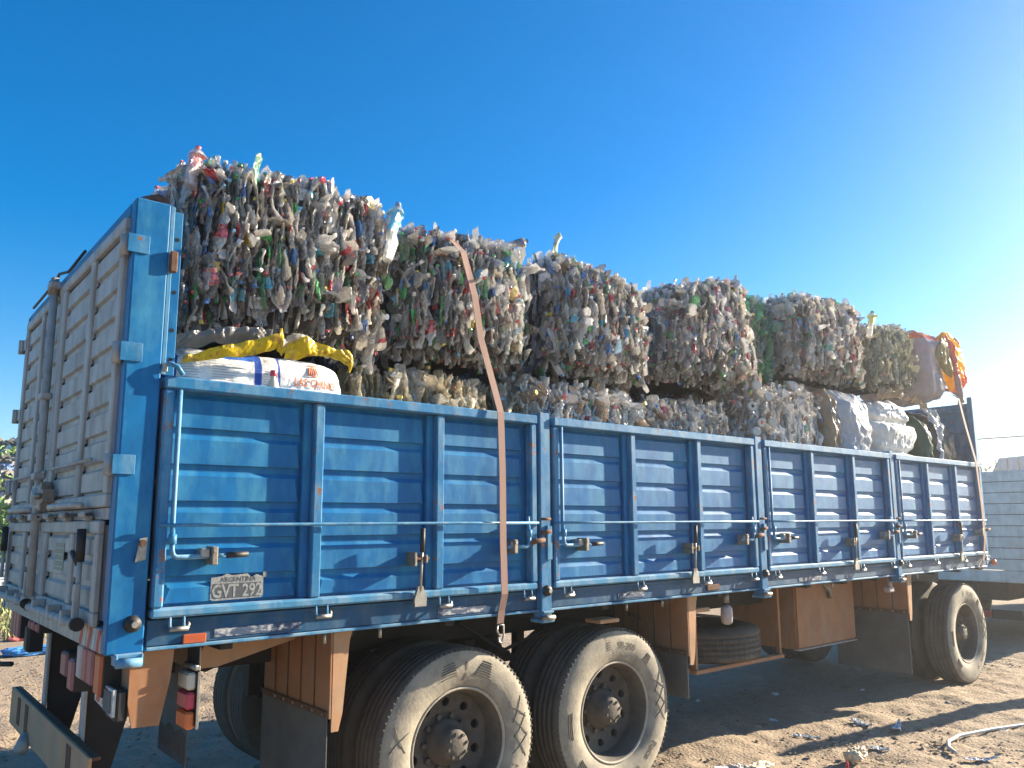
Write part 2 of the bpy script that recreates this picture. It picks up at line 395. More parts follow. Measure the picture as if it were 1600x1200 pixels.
def frame(r, mode):
    """rotation matrix, columns: width, thin normal, length"""
    X, Y, Z = np.eye(3)
    if mode == 'edge':   n = X+r.normal(0, .3)*Y+r.normal(0, .12)*Z; l = Z+r.normal(0, .2)*Y+r.normal(0, .10)*X
    elif mode == 'end':  n = X+r.normal(0, .4)*Z; l = Y*r.choice([-1, 1])+r.normal(0, .3)*Z+r.normal(0, .2)*X
    elif mode == 'flat': n = Y+r.normal(0, .3)*X+r.normal(0, .2)*Z; l = Z+r.normal(0, .5)*X
    elif mode == 'side': n = X+r.normal(0, .25)*Y+r.normal(0, .25)*Z; l = Z+r.normal(0, .8)*Y
    elif mode == 'top':  n = X*.5+Z*r.uniform(.2, 1)+r.normal(0, .3)*Y; l = Y+r.normal(0, .7)*X+r.normal(0, .25)*Z
    else:                n = r.normal(size=3); l = r.normal(size=3)
    if r.random() < .5: l = -l
    l = l/np.linalg.norm(l); n = n-l*(n@l); n /= np.linalg.norm(n); return np.stack([np.cross(n, l), n, l], 1)

def cube_sphere(n, exp=5.):
    """unit rounded cube grid: verts in [-1,1]^3"""
    V = []; F = []
    for ax in range(3):
        for sg in (-1, 1):
            o = len(V); g = np.tan(np.linspace(-1, 1, n+1)*PI/4)
            for i in range(n+1):
                for j in range(n+1):
                    p = [0, 0, 0]; p[ax] = sg; p[(ax+1) % 3] = g[i]; p[(ax+2) % 3] = g[j]; V.append(p)
            for i in range(n):
                for j in range(n):
                    q = [o+i*(n+1)+j, o+(i+1)*(n+1)+j, o+(i+1)*(n+1)+j+1, o+i*(n+1)+j+1]; F.append(q if sg > 0 else q[::-1])
    V = np.array(V, float); k = (np.abs(V)**exp).sum(1)**(-1/exp); V *= k[:, None]
    F = np.array(F)
    # weld seams
    key = np.round(V*1e5).astype(int); _, inv, first = None, None, None
    u, first, inv = np.unique(key, axis=0, return_index=True, return_inverse=True)
    return V[first], inv.reshape(-1)[F]
def softbox(x, y, z, n=24, exp=6., amp=.02, freq=3., fold=0., seed=0, warp=None):
    V, F = cube_sphere(n, exp)
    lo = np.array([x[0], y[0], z[0]]); hi = np.array([x[1], y[1], z[1]])
    P = (V+1)/2*(hi-lo)+lo
    if warp: P = warp(P, V)
    out = np.empty_like(P)
    for i, p in enumerate(P):
        q = Vector(p)*freq+Vector((seed*3.1, seed*1.7, 0)); d = noise.noise(q)*amp
        if fold:
            d += (abs(noise.noise(q*2.3+Vector((5, 5, 5))))-.2)*fold*2+(abs(noise.noise(q*5.1))-.2)*fold
        nn = V[i]/np.linalg.norm(V[i]); out[i] = p+nn*d
    return out, F, V

TR = None
def bale(xb, xt, z0, zl, zr, y, pal, label, group, name='bottle_bale', depth=1.15, nind=100, density=1., size=1., hi=True, sx=.028, seed=0, bulge=.05, sag=0., layers=3):
    r = np.random.default_rng(100+seed)
    cx = (xb[0]+xb[1])/2; root = empty(name, (cx, y+depth/2, z0), label=label, cat='bale', group=group)
    def X(u, w): a = xb[0]+(xt[0]-xb[0])*w; b = xb[1]+(xt[1]-xb[1])*w; return a+(b-a)*u
    def ZT(u): return zl+(zr-zl)*u
    def P(u, v, w): return np.array([X(u, w), y+depth*v, z0+(ZT(u)-z0)*w])
    # compressed core, its dark colour standing in for shade between the bottles
    def warp(p, V):
        U = (V+1)/2; q = np.empty_like(p)
        for i, (a, b_, c) in enumerate(U):
            g = P(.03+.94*a, .05+.9*b_, .03+.93*c); q[i] = g
        return q
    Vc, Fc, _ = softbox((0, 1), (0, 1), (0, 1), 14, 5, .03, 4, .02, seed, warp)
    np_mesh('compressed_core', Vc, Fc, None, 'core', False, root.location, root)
    H = (zl+zr)/2-z0; W = (xb[1]+xb[0]*-1); items = []
    sz = .125*size
    for lay in range(layers):
        nz = max(2, int(round(H/sz))); nx = max(3, int(round(W/(sx*size)*density)))
        for i in range(nx):
            off = r.random()
            for j in range(nz):
                u = (i+.5+r.uniform(-.5, .5))/nx; wv = (j+.5+off-.5+r.uniform(-.3, .3))/nz; wv = min(max(wv, .06), .95)
                if lay and r.random() < .25: continue
                g = P(u, 0, wv); e = abs(2*u-1)**7*.15+abs(2*wv-1)**5*.10+(.10 if wv < .14 else 0)
                g[1] += e-bulge*(1-(2*u-1)**2)*(1-(2*wv-1)**2)+.035+lay*.045+r.normal(0, .010)
                k = r.random(); mode = 'edge' if k < .84 else ('end' if k < .90 else ('flat' if k < .955 else 'rand'))
                items.append((g, mode, lay))
    for it in items:
        g = it[0]; hm = .085*size if it[1] in ('edge', 'flat', 'rand') else .03
        uu = min(max((g[0]-xb[0])/W, 0), 1); g[2] = min(max(g[2], z0+hm+r.uniform(0, .03)), ZT(uu)-hm-r.uniform(0, .03)); lim = .02; g[0] = min(max(g[0], X(0, (g[2]-z0)/H)+lim), X(1, (g[2]-z0)/H)-lim)
    nv = int(depth/.15); nx = int(W/(.06*size))
    for i in range(nx):
        for j in range(nv):
            u = (i+r.random())/nx; v = (j+r.random())/nv; u = min(max(u, .03), .97); v = max(v, .03)
            g = P(u, v, 1); g[2] += -.03-.09*abs(2*u-1)**5-(.05 if v < .12 else 0)+r.normal(0, .012)
            items.append((g, 'top' if r.random() < .76 else ('edge' if r.random() < .7 else 'rand'), 5))
    nz = int(H/.13); nv = int(depth/.15)
    for sd in (0, 1):
        for q in range(2):
            for j in range(nz):
                for i in range(nv if sd == 0 else max(2, nv//2)):
                    v = max((i+r.random())/nv, .07); wv = min((j+r.random())/nz, .84)
                    g = P(sd, v, wv); g[0] += (.03 if sd == 0 else -.03)*(1+q)+r.normal(0, .012)
                    items.append((g, 'side' if r.random() < .93 else 'rand', 3))
    items = [it for it in items if it[0][2] > 2.27]
    vis = [k for k, it in enumerate(items) if it[2] == 0 or (it[2] == 5 and it[0][1] < y+.2)]
    r.shuffle(vis); ind = set(vis[:nind])
    VV = []; FF = []; CC = []; o = 0
    for k, (g, mode, lay) in enumerate(items):
        Rm = frame(r, mode); s = size*r.uniform(.72, 1.15)
        if k in ind:
            me = lib_mesh(pal, r); ob = bpy.data.objects.new('crushed_bottle', me); COL.objects.link(ob); ob.parent = root
            A = Matrix(Rm.tolist()).to_4x4(); A = Matrix.Translation(Vector(g)-root.location) @ A @ Matrix.Scale(s, 4); ob.matrix_basis = A
        else:
            lib = HI if (hi and lay in (0, 5)) else LO
            V, F, cls = lib[r.integers(len(lib))]
            VV.append((V*s)@Rm.T+g); FF.append(F+o); CC.append(colours(r, cls, pal)); o += len(V)
    np_mesh('packed_bottles', np.concatenate(VV), np.concatenate(FF), np.concatenate(CC), 'pet', False, root.location, root, kind='stuff')
    return root

# ------------------------------------------------------------------ THE TRAILER
WID = 2.567
T = empty('cargo_trailer', (0, 0, 0), label='long blue stake-side cargo trailer with light grey rear doors, loaded high with plastic bales', cat='trailer')
ZB, ZR, ZP, ZT_ = 1.205, 2.342, 1.335, 3.108
PX = [(.147, 2.242), (2.375, 4.456), (4.59, 6.663), (6.786, 8.818)]
XF = 8.98
# floor and beams
mb = MB(); mb.box((.1, .06, 1.27), (XF-.02, WID-.06, 1.325), 'dark'); mb.build('floor', T)
for sgn in (0, 1):
    mb = MB()
    f = (lambda y: y) if not sgn else (lambda y: WID-y)
    mb.box((.145, f(.0), ZB+.016), (XF, f(.05), 1.325), 'bluebeam', .004)
    mb.box((.145, f(-.012), ZB), (XF, f(.06), ZB+.014), 'bluelight', .003)  # lip in paler blue, painting in the light it catches
    mb.box((.145, f(-.006), 1.306), (XF, f(-.001), 1.326), 'bluebeam', .002)
    bm_ = mb.build('side_beam', T)
    if not sgn:
        for x0, x1, z0, z1 in ((.42, .82, 1.235, 1.272), (1.58, 1.9, 1.235, 1.275), (2.95, 3.2, 1.235, 1.275), (5.05, 5.4, 1.235, 1.27)):
            m2 = MB(); m2.box((x0, -.0035, z0), (x1, .001, z1), 'scrape', .001); m2.build('scraped_sticker', bm_)
        m2 = MB(); m2.box((.29, -.012, 1.22), (.385, .001, 1.258), 'red_reflector', .003); m2.build('side_marker', bm_)
        m2 = MB(); m2.box((3.86, -.012, 1.235), (4.0, .001, 1.275), 'rust', .003); m2.build('side_marker', bm_)
        m2 = MB(); m2.lathe([(0, 0), (.03, .004), (.034, .02), (.02, .045), (0, .05)], (XF+.01, -.02, 1.25), 'orange_lens', 16, 'X'); m2.build('marker_lamp', bm_)
        for x in (.95, 1.25, 2.0, 3.05, 3.4, 5.6, 7.2):
            m2 = MB(); m2.tube([(x, .02, ZB), (x, .02, ZB-.05)], .009, 'steel', 6); m2.build('lashing_stud', bm_)
# chassis rails and cross members
for yy in (.78, 1.72):
    mb = MB(); mb.box((.3, yy-.04, .98), (XF+.4, yy+.04, 1.268), 'dark'); mb.build('chassis_rail', T)
for k in range(15):
    x = .5+k*.6; mb = MB(); mb.box((x-.03, .06, 1.17), (x+.03, WID-.06, 1.266), 'dark'); mb.build('cross_member', T)

def panel(xa, xb):
    p = MB(); y0 = -.046; H0, H1 = ZP, ZR
    # sheet back plate
    p.box((xa+.02, .016, H0+.02), (xb-.02, .034, H1-.02), 'blue', .001)
    p.box((xa, -.056, H1-.052), (xb, .035, H1), 'blueworn', .006)                 # top rail
    p.box((xa, y0, H0), (xb, .012, H0+.04), 'bluelight', .010)                   # bottom tube
    p.box((xa, y0, H0+.041), (xa+.045, .012, H1-.053), 'blueworn', .008)
    p.box((xb-.045, y0, H0+.041), (xb, .012, H1-.053), 'blueworn', .008)
    n = 3; w3 = (xb-xa)/n
    xs = [xa+w3*k for k in range(n+1)]
    for k in (1, 2):
        x = xs[k]; p.box((x-.005, y0+.002, H0+.041), (x+.043, .014, H1-.053), 'blueworn', .006)
        p.box((x-.05, -.012, H0+.041), (x-.0055, .0155, H1-.054), 'blue', .003)
    # pressed rows
    for k in range(n):
        L = xs[k]+(.05 if k == 0 else .047); Rr = xs[k+1]-(.055 if k < 2 else .075)
        zz = H1-.06; rows = [.158]*5; tot = zz-(H0+.045); rows.append(tot-sum(rows))
        for j, h in enumerate(rows):
            za = zz-h+.006; zb_ = zz-.022 if j else zz-.004
            yb, yf = .0158, .001
            dx, dz = .02, .02
            O = [(L, yb, za), (Rr, yb, za), (Rr, yb, zb_), (L, yb, zb_)]
            dl = .002 if j < 5 else .03
            I = [(L+dl*.3, yf, za+.004), (Rr-dx*.5, yf, za+.004), (Rr-dx*1.4, yf, zb_-dz), (L+dl, yf, zb_-dz)]
            p.add(O+I, [[4, 5, 6, 7], [0, 1, 5, 4], [1, 2, 6, 5], [2, 3, 7, 6], [3, 0, 4, 7]], 'blue')
            zz -= h
    o = p.build('side_panel', T, origin=((xa+xb)/2, 0, ZP))
    def sub(name, m): return m.build(name, o)
    m = MB(); zr_ = 1.714
    m.tube([(xa+.004, y0-.012, zr_), (xa+.35, y0-.014, zr_-.001), (xb-.5, y0-.012, zr_+.001), (xb-.004, y0-.012, zr_)], .0075, 'bluelight', 8)
    sub('tie_rod', m)
    # long bent latch rod at the left, short one at the right
    yl = -.058
    for side in (0, 1):
        m = MB(); s = 1 if side == 0 else -1; xe = xa+.062 if side == 0 else xb-.075
        m.tube([(xe, yl+.012, H1-.056 if side == 0 else 1.75), (xe, yl+.01, 1.72), (xe, yl, 1.63)], .011, 'bluelight', 8)
        m.tube([(xe, yl, 1.675), (xe, yl, 1.635)], .017, 'bluelight', 8)
        Lh = .17 if side == 0 else .16
        m.tube([(xe, yl, 1.64), (xe, yl, 1.61), (xe+s*.006, yl, 1.59), (xe+s*.022, yl, 1.58), (xe+s*Lh, yl, 1.582)], .011, 'bluelight', 8)
        bx = xe+s*(.17 if side == 0 else .12)
        m.box((bx-.012, yl-.03, 1.545), (bx+.012, .0, 1.622), 'brass', .003)
        m.box((bx-.055 if side == 0 else bx-.02, yl-.012, 1.575), (bx-.013 if side == 0 else bx+.02, .0, 1.615), 'steel', .006)
        m.cyl((bx, yl-.034, 1.606), (bx, yl-.028, 1.606), .009, 'bolt', 8)
        if side == 0:
            m.tube([(bx+.01, yl, 1.582), (bx+.06, yl-.004, 1.583)], .009, 'bluelight', 8)
            m.tube([(bx+.055, yl-.004, 1.583), (bx+.15, yl-.006, 1.586)], .0125, 'black', 10)
        else:
            m.tube([(xe, yl-.004, 1.60), (xb-.02, yl-.01, 1.61), (xb+.03, yl-.012, 1.615)], .014, 'rust', 8)
        sub('latch_rod', m)
    # upright lever
    m = MB(); x = xa+1.28; yv = y0-.022
    m.tube([(x, yv, 1.37), (x+.003, yv-.01, 1.60)], .007, 'steel', 8)
    m.tube([(x+.003, yv-.01, 1.57), (x+.004, yv-.012, 1.69)], .0125, 'black', 10)
    m.prism([(x-.034, yv-.006, 1.30), (x+.034, yv-.006, 1.30), (x+.036, yv-.006, 1.335), (x+.014, yv-.006, 1.40), (x-.014, yv-.006, 1.40), (x-.036, yv-.006, 1.335)], (0, .018, 0), 'steel')
    m.box((x-.045, yv-.014, 1.53), (x+.045, .0, 1.543), 'rust', .003); m.box((x-.045, yv-.016, 1.50), (x-.03, .0, 1.57), 'brass', .003)
    m.box((x+.02, yv-.02, 1.515), (x+.032, .0, 1.555), 'brass', .003)
    sub('lever', m)
    for q in (.05, .36, .69, .965):
        m = MB(); x = xa+(xb-xa)*q; r_ = .0055
        for d in (-.028, .028):
            m.tube([(x+d, -.038, H0+.004), (x+d, -.042, H0-.035), (x+d+.012, -.038, H0-.05)], r_, 'bluelight', 6)
        m.tube([(x-.03, -.047, H0-.046), (x+.045, -.047, H0-.046)], .010, 'steel', 8)
        m.tube([(x+.042, -.047, H0-.046), (x+.05, -.035, H0-.03), (x+.05, -.01, H0-.02)], .007, 'steel', 6)
        sub('hinge', m)
    return o
panels = [panel(a, b) for a, b in PX]
# the same four panels close the far side
for o in panels:
    c = o.copy(); COL.objects.link(c); c.location = (o.location.x, WID, o.location.z); c.rotation_euler = (0, 0, PI)
    for ch in o.children:
        if ch.name.startswith('hinge'): continue
        d = ch.copy(); COL.objects.link(d); d.parent = c
# painted registration number on the first panel
m = MB(); x0, z0 = .515, 1.428; yf = .0004
m.prism([(x0-.142, yf, z0-.04), (x0-.125, yf, z0-.048), (x0+.126, yf, z0-.043), (x0+.139, yf, z0-.03), (x0+.137, yf, z0+.066), (x0+.10, yf, z0+.078), (x0+.07, yf, z0+.064), (x0+.05, yf, z0+.085), (x0-.03, yf, z0+.078), (x0-.06, yf, z0+.088), (x0-.09, yf, z0+.074), (x0-.14, yf, z0+.07)], (0, -.0008, 0), 'plate_white')
m.box((x0-.13, yf-.0016, z0-.037), (x0+.126, yf-.0009, z0+.038), 'plate_black', .0002)
text(m, 'GVT 292', .092, lambda x, z: (x0+x*.78-.002, yf-.0024, z0+z-.031), 'plate_white', .0022)
text(m, 'ARGENTINA', .034, lambda x, z: (x0+x, yf-.0014, z0+z+.046), 'plate_black', .0006)
m.box((x0+.135, yf-.0014, z0+.062), (x0+.155, yf-.0001, z0+.09), 'plate_white', .0002)
m.xf = None; po = m.build('painted_number', panels[0], origin=(x0, yf, z0)); po.scale = (.84, 1, .84)
# uprights between panels
gaps = [(2.2515, 2.366), (4.4655, 4.581), (6.672, 6.777)]
for side in (0, 1):
  for ga, gb in gaps:
    f = (lambda y: y) if side == 0 else (lambda y: WID-y)
    m = MB(); xa, xb = ga+.02, gb-.012
    m.box((xa, f(-.040), ZB-.035), (xb, f(.04), 2.365), 'blueworn', .006)
    m.box((xa+.04, f(-.054), 1.50), (xb-.004, f(-.041), 1.70), 'bluelight', .003)
    m.box((xa+.002, f(-.058), 1.20), (xb-.002, f(-.041), 1.212), 'bluelight', .002)
    m.tube([(xa-.012, f(-.06), 1.655), (xa+.05, f(-.075), 1.665)], .012, 'rust', 8)
    m.tube([(xa-.012, f(-.06), 1.735), (xa+.05, f(-.07), 1.735)], .008, 'rust', 8)
    up_ = m.build('upright', T)
    if side == 0:
        m = MB(); m.lathe([(0, -.03), (.012, -.03), (.014, -.024), (.022, -.022), (.03, -.016), (.032, 0)], ((xa+xb)/2, -.040, 1.325), 'black', 20)
        m.cyl(((xa+xb)/2, -.074, 1.325), ((xa+xb)/2, -.068, 1.325), .012, 'bolt', 8); m.build('rubber_stop', up_)
        m = MB(); m.box((xa-.012, -.06, ZB-.058), (xb+.004, .05, ZB-.036), 'bluelight', .006)
        m.tube([(xa-.01, -.058, ZB-.03), (xb, -.058, ZB-.03)], .014, 'brass', 8); m.build('pocket', up_)
# rear corner posts
for side in (0, 1):
    f = (lambda y: y) if side == 0 else (lambda y: WID-y)
    m = MB(); m.xf = Matrix.Translation((-.012, -.030 if side == 0 else .03, 0))
    m.box((0, f(0), ZB), (.142, f(.06), ZT_), 'blue', .006)
    m.box((.004, f(.061), 1.33), (.05, f(.1), ZT_-.03), 'blue', .003)
    m.box((.1425, f(.004), 2.35), (.16, f(.012), ZT_-.006), 'bluelight', .002)
    m.box((.1605, f(.02), 2.35), (.2, f(.03), ZT_-.02), 'blue', .002)
    pst = m.build('corner_post', T)
    if side == 0:
        m = MB(); m.xf = Matrix.Translation((-.012, -.030 if side == 0 else .03, 0)); m.box((.148, -.018, 2.80), (.178, .003, 2.895), 'rust', .004); m.build('catch', pst)
        m = MB(); m.xf = Matrix.Translation((-.012, -.030 if side == 0 else .03, 0)); m.prism([(.085, -.002, 1.565), (.125, -.002, 1.575), (.128, -.002, 1.665), (.098, -.002, 1.66)], (0, -.01, 0), 'steel'); m.cyl((.108, -.03, 1.642), (.108, -.012, 1.642), .013, 'rust', 10); m.build('bracket', pst)
        m = MB(); m.xf = Matrix.Translation((-.012, -.030 if side == 0 else .03, 0)); m.lathe([(0, -.04), (.014, -.04), (.016, -.03), (.026, -.028), (.032, -.02), (.034, 0)], (.092, 0, 1.322), 'black', 20)
        m.cyl((.092, -.048, 1.322), (.092, -.038, 1.322), .014, 'bolt', 6); m.build('rubber_stop', pst)
        m = MB(); m.xf = Matrix.Translation((-.012, -.030 if side == 0 else .03, 0)); m.box((.03, -.03, ZB-.012), (.135, .04, ZB+.004), 'bluelight', .004); m.tube([(.034, -.03, ZB-.03), (.13, -.03, ZB-.03)], .018, 'bluelight', 10); m.box((.032, -.034, ZB-.04), (.04, .03, ZB+.002), 'bluelight', .002); m.box((.126, -.034, ZB-.04), (.134, .03, ZB+.002), 'bluelight', .002); m.build('pocket', pst)
        m = MB(); m.xf = Matrix.Translation((-.012, -.030 if side == 0 else .03, 0))
        for z in (2.96, 2.72, 2.55, 2.42): m.cyl((.181, .0185, z), (.181, .022, z), .009, 'hole', 10)
        m.build('bolt_holes', pst)
        m = MB(); m.xf = Matrix.Translation((-.012, -.030 if side == 0 else .03, 0)); m.tube([(.150, .03, 2.385), (.17, -.02, 2.395), (.2, -.03, 2.385), (.225, -.03, 2.35)], .010, 'bluelight', 8); m.box((.143, -.012, 2.36), (.165, .0, 2.40), 'steel', .003); m.build('hook', pst)
# top header beam and rear loop
m = MB(); m.box((-.012, .061, ZT_-.055), (.06, WID-.061, ZT_+.002), 'blue', .006); m.build('header', T)
m = MB(); m.tube([(.04, .3, ZT_-.01), (.05, .28, ZT_+.06), (.06, .25, ZT_+.085), (.09, .2, ZT_+.09), (.12, .14, ZT_+.085), (.14, .1, ZT_+.06), (.145, .085, ZT_-.01)], .017, 'rust', 10); m.build('loop_handle', T)
# rear sill
m = MB(); m.box((-.012, .0605, ZB), (.1, WID-.0605, 1.30), 'greytube', .004)
for k in range(5):
    ya = .42-k*.075; m.prism([(-.0125, ya, ZB+.004), (-.0125, ya-.035, ZB+.004), (-.0125, ya-.065, 1.296), (-.0125, ya-.03, 1.296)], (-.0012, 0, 0), 'red_paint' if k % 2 == 0 else 'white_paint')
m.build('rear_sill', T)

def door(y0, y1, z0, z1, rib_y, rows, name):
    """door leaf in the plane x=0, visible face towards -x"""
    m = MB()
    m.box((.0, y0+.02, z0+.02), (.02, y1-.02, z1-.02), 'grey', .001)
    t = .055
    m.box((-.03, y0, z1-t), (-.001, y1, z1), 'grey', .006); m.box((-.03, y0, z0), (-.001, y1, z0+t), 'grey', .006)
    m.box((-.03, y0, z0+t+.001), (-.001, y0+t, z1-t-.001), 'grey', .006); m.box((-.03, y1-t*1.3, z0+t+.001), (-.001, y1, z1-t-.001), 'grey', .006)
    m.box((-.03, rib_y-.035, z0+t+.001), (-.001, rib_y+.035, z1-t-.001), 'grey', .006)
    segs = [(y0+t, rib_y-.035), (rib_y+.035, y1-t*1.3)]
    H = (z1-z0-2*t)/rows
    for a, b in segs:
        for k in range(rows):
            za = z0+t+k*H+.012; zb_ = za+H-.055; yb, yf = -.0004, -.017
            O = [(yb, b-.004, za), (yb, a+.004, za), (yb, a+.004, zb_+.03), (yb, b-.004, zb_+.03)]
            I = [(yf, b-.014, za+.006), (yf, a+.014, za+.006), (yf, a+.018, zb_+.016), (yf, b-.018, zb_+.016)]
            m.add(O+I, [[4, 5, 6, 7], [0, 1, 5, 4], [1, 2, 6, 5], [2, 3, 7, 6], [3, 0, 4, 7]], 'grey')
            m.box((-.012, a+.0005, zb_+.008), (-.0006, a+.006, zb_+.035), 'hole', .001)
            m.box((-.012, b-.006, zb_+.008), (-.0006, b-.0005, zb_+.035), 'hole', .001)
    return m.build(name, T, origin=(0, y0, z0))
D1 = door(.07, 1.33, 1.79, 3.045, .64, 9, 'rear_door'); D2 = door(1.345, 2.50, 1.79, 3.045, 1.92, 9, 'rear_door')
G1 = door(.15, 1.33, 1.302, 1.735, .66, 3, 'drop_gate'); G2 = door(1.345, 2.52, 1.302, 1.735, 1.93, 3, 'drop_gate')
# white gap strip around gate
m = MB(); m.box((-.012, .072, 1.738), (.02, 2.5, 1.787), 'greytube', .003); m.build('door_rail', T)
for D, ys in ((D1, 1), (D2, -1)):
    for z in (2.90, 2.43, 1.96):
        m = MB(); yy = .02 if ys == 1 else WID-.04; sd = -.037 if ys == 1 else WID+.037
        m.tube([(-.036, yy if ys == 1 else WID+.03, z-.045), (-.036, yy if ys == 1 else WID+.03, z+.045)], .02, 'greytube', 10)
        m.box((-.035, yy, z-.035), (-.031 if 0 else -.0305, yy+.09*ys, z+.035), 'grey', .002)
        m.box((-.036, sd, z-.04), (.05, sd+(.005 if ys == 1 else -.005), z+.04), 'blueworn', .002)
        if ys == -1: m.box((-.045, WID-.02, z-.04), (-.0305, WID+.09, z+.04), 'greytube', .004)
        m.build('door_hinge', D)
    m = MB(); m.tube([(-.045, .3 if ys == 1 else 1.36, 2.0), (-.045, 1.22 if ys == 1 else 2.42, 2.005)], .008, 'greytube', 8); m.build('tie_rod', D)
m = MB(); m.tube([(-.055, 1.42, 1.27), (-.055, 1.445, 2.1), (-.055, 1.46, 3.1)], .022, 'greytube', 10)
for z in (1.33, 1.76, 1.98, 2.42, 3.05): m.box((-.085, 1.40, z-.018), (-.031, 1.50, z+.018), 'greytube', .004)
m.tube([(-.055, 1.462, 3.0), (-.055, 1.462, 3.08)], .03, 'brass', 8)
m.build('lock_rod', D2)
m = MB(); m.box((-.08, 1.22, 1.80), (-.031, 1.39, 1.93), 'greytube', .012); m.lathe([(0, -.02), (.04, -.02), (.05, 0)], (-.08, 1.33, 1.865), 'greytube', 16, 'X')
m.tube([(-.085, 1.3, 1.87), (-.1, 1.18, 1.86), (-.1, 1.1, 1.865)], .014, 'brass', 8); m.box((-.09, 1.1, 1.83), (-.03, 1.14, 1.90), 'brass', .004); m.box((-.08, 1.2, 1.79), (-.03, 1.23, 1.94), 'brass', .004)
m.build('lock_case', D1)
for G, a, b in ((G1, .2, 1.28), (G2, 1.4, 2.5)):
    for q in (.12, .5, .88):
        m = MB(); y = a+(b-a)*q; m.tube([(-.05, y-.05, 1.762), (-.05, y+.05, 1.762)], .016, 'greytube', 8); m.box((-.05, y-.03, 1.735), (-.02, y+.03, 1.762), 'greytube', .004); m.build('gate_hinge', G)
    m = MB(); m.tube([(-.05, a, 1.761), (-.05, b, 1.761)], .007, 'black', 6); m.tube([(-.07, a+.1, 1.80), (-.09, a+.2, 1.803), (-.09, b-.4, 1.803), (-.07, b-.3, 1.795)], .013, 'greytube', 8); m.build('hinge_pin', G)
    m = MB(); m.tube([(-.07, a+.03, 1.31), (-.07, b+.03, 1.30)], .02, 'greytube', 10)
    m.cyl((-.07, a+.025, 1.31), (-.07, a-.0, 1.31), .028, 'dark', 12)
    for y in (a+.25, a+.55, b-.15): m.box((-.09, y-.015, 1.285), (-.031, y+.015, 1.35), 'greytube', .004)
    m.box((-.075, a+.08, 1.30), (-.05, a+.11, 1.47), 'grey', .004)
    m.build('locking_bar', G)
m = MB(); m.tube([(-.055, .31, 1.4), (-.055, .315, 1.57)], .011, 'greytube', 8); m.tube([(-.055, .315, 1.56), (-.055, .32, 1.70)], .019, 'black', 10); m.tube([(-.06, .32, 1.55), (-.07, .40, 1.60)], .012, 'black', 8); m.build('gate_handle', G1)
m = MB(); m.tube([(-.055, 2.44, 1.4), (-.055, 2.44, 1.57)], .011, 'greytube', 8); m.tube([(-.055, 2.44, 1.56), (-.055, 2.44, 1.71)], .019, 'black', 10); m.build('gate_handle', G2)
m = MB(); m.box((-.0195, .84, 1.50), (-.0172, 1.04, 1.63), 'sticker', .001)
for k in range(4): m.box((-.0202, .85, 1.515+k*.03), (-.0196, 1.03, 1.518+k*.03), 'white_paint', .0002)
m.build('worn_sticker', G1)
m = MB(); m.tube([(-.03, 2.3, 3.11), (-.03, 1.6, 3.115), (-.03, 1.5, 3.14), (-.01, 1.35, 3.12), (-.02, .9, 3.115)], .008, 'black', 6); m.build('cable', T)

# bulkhead at the front
m = MB()
m.box((8.86, -.004, ZB), (8.93, .05, 3.1), 'bluelight', .006)
m.box((8.86, WID-.05, ZB), (8.93, WID+.004, 3.1), 'bluelight', .006)
m.box((8.935, .0, 1.326), (8.955, WID, 3.04), 'blueworn', .004)
for k in range(7): m.box((8.91, .06, 1.5+k*.24), (8.934, WID-.06, 1.56+k*.24), 'blueworn', .004)
bh = m.build('bulkhead', T)
m = MB(); m.tube([(8.6, .35, 3.2), (8.7, .3, 3.22), (8.85, .2, 3.2), (8.9, .12, 3.12), (8.9, .1, 3.05)], .02, 'steel', 8); m.build('loop_handle', bh)

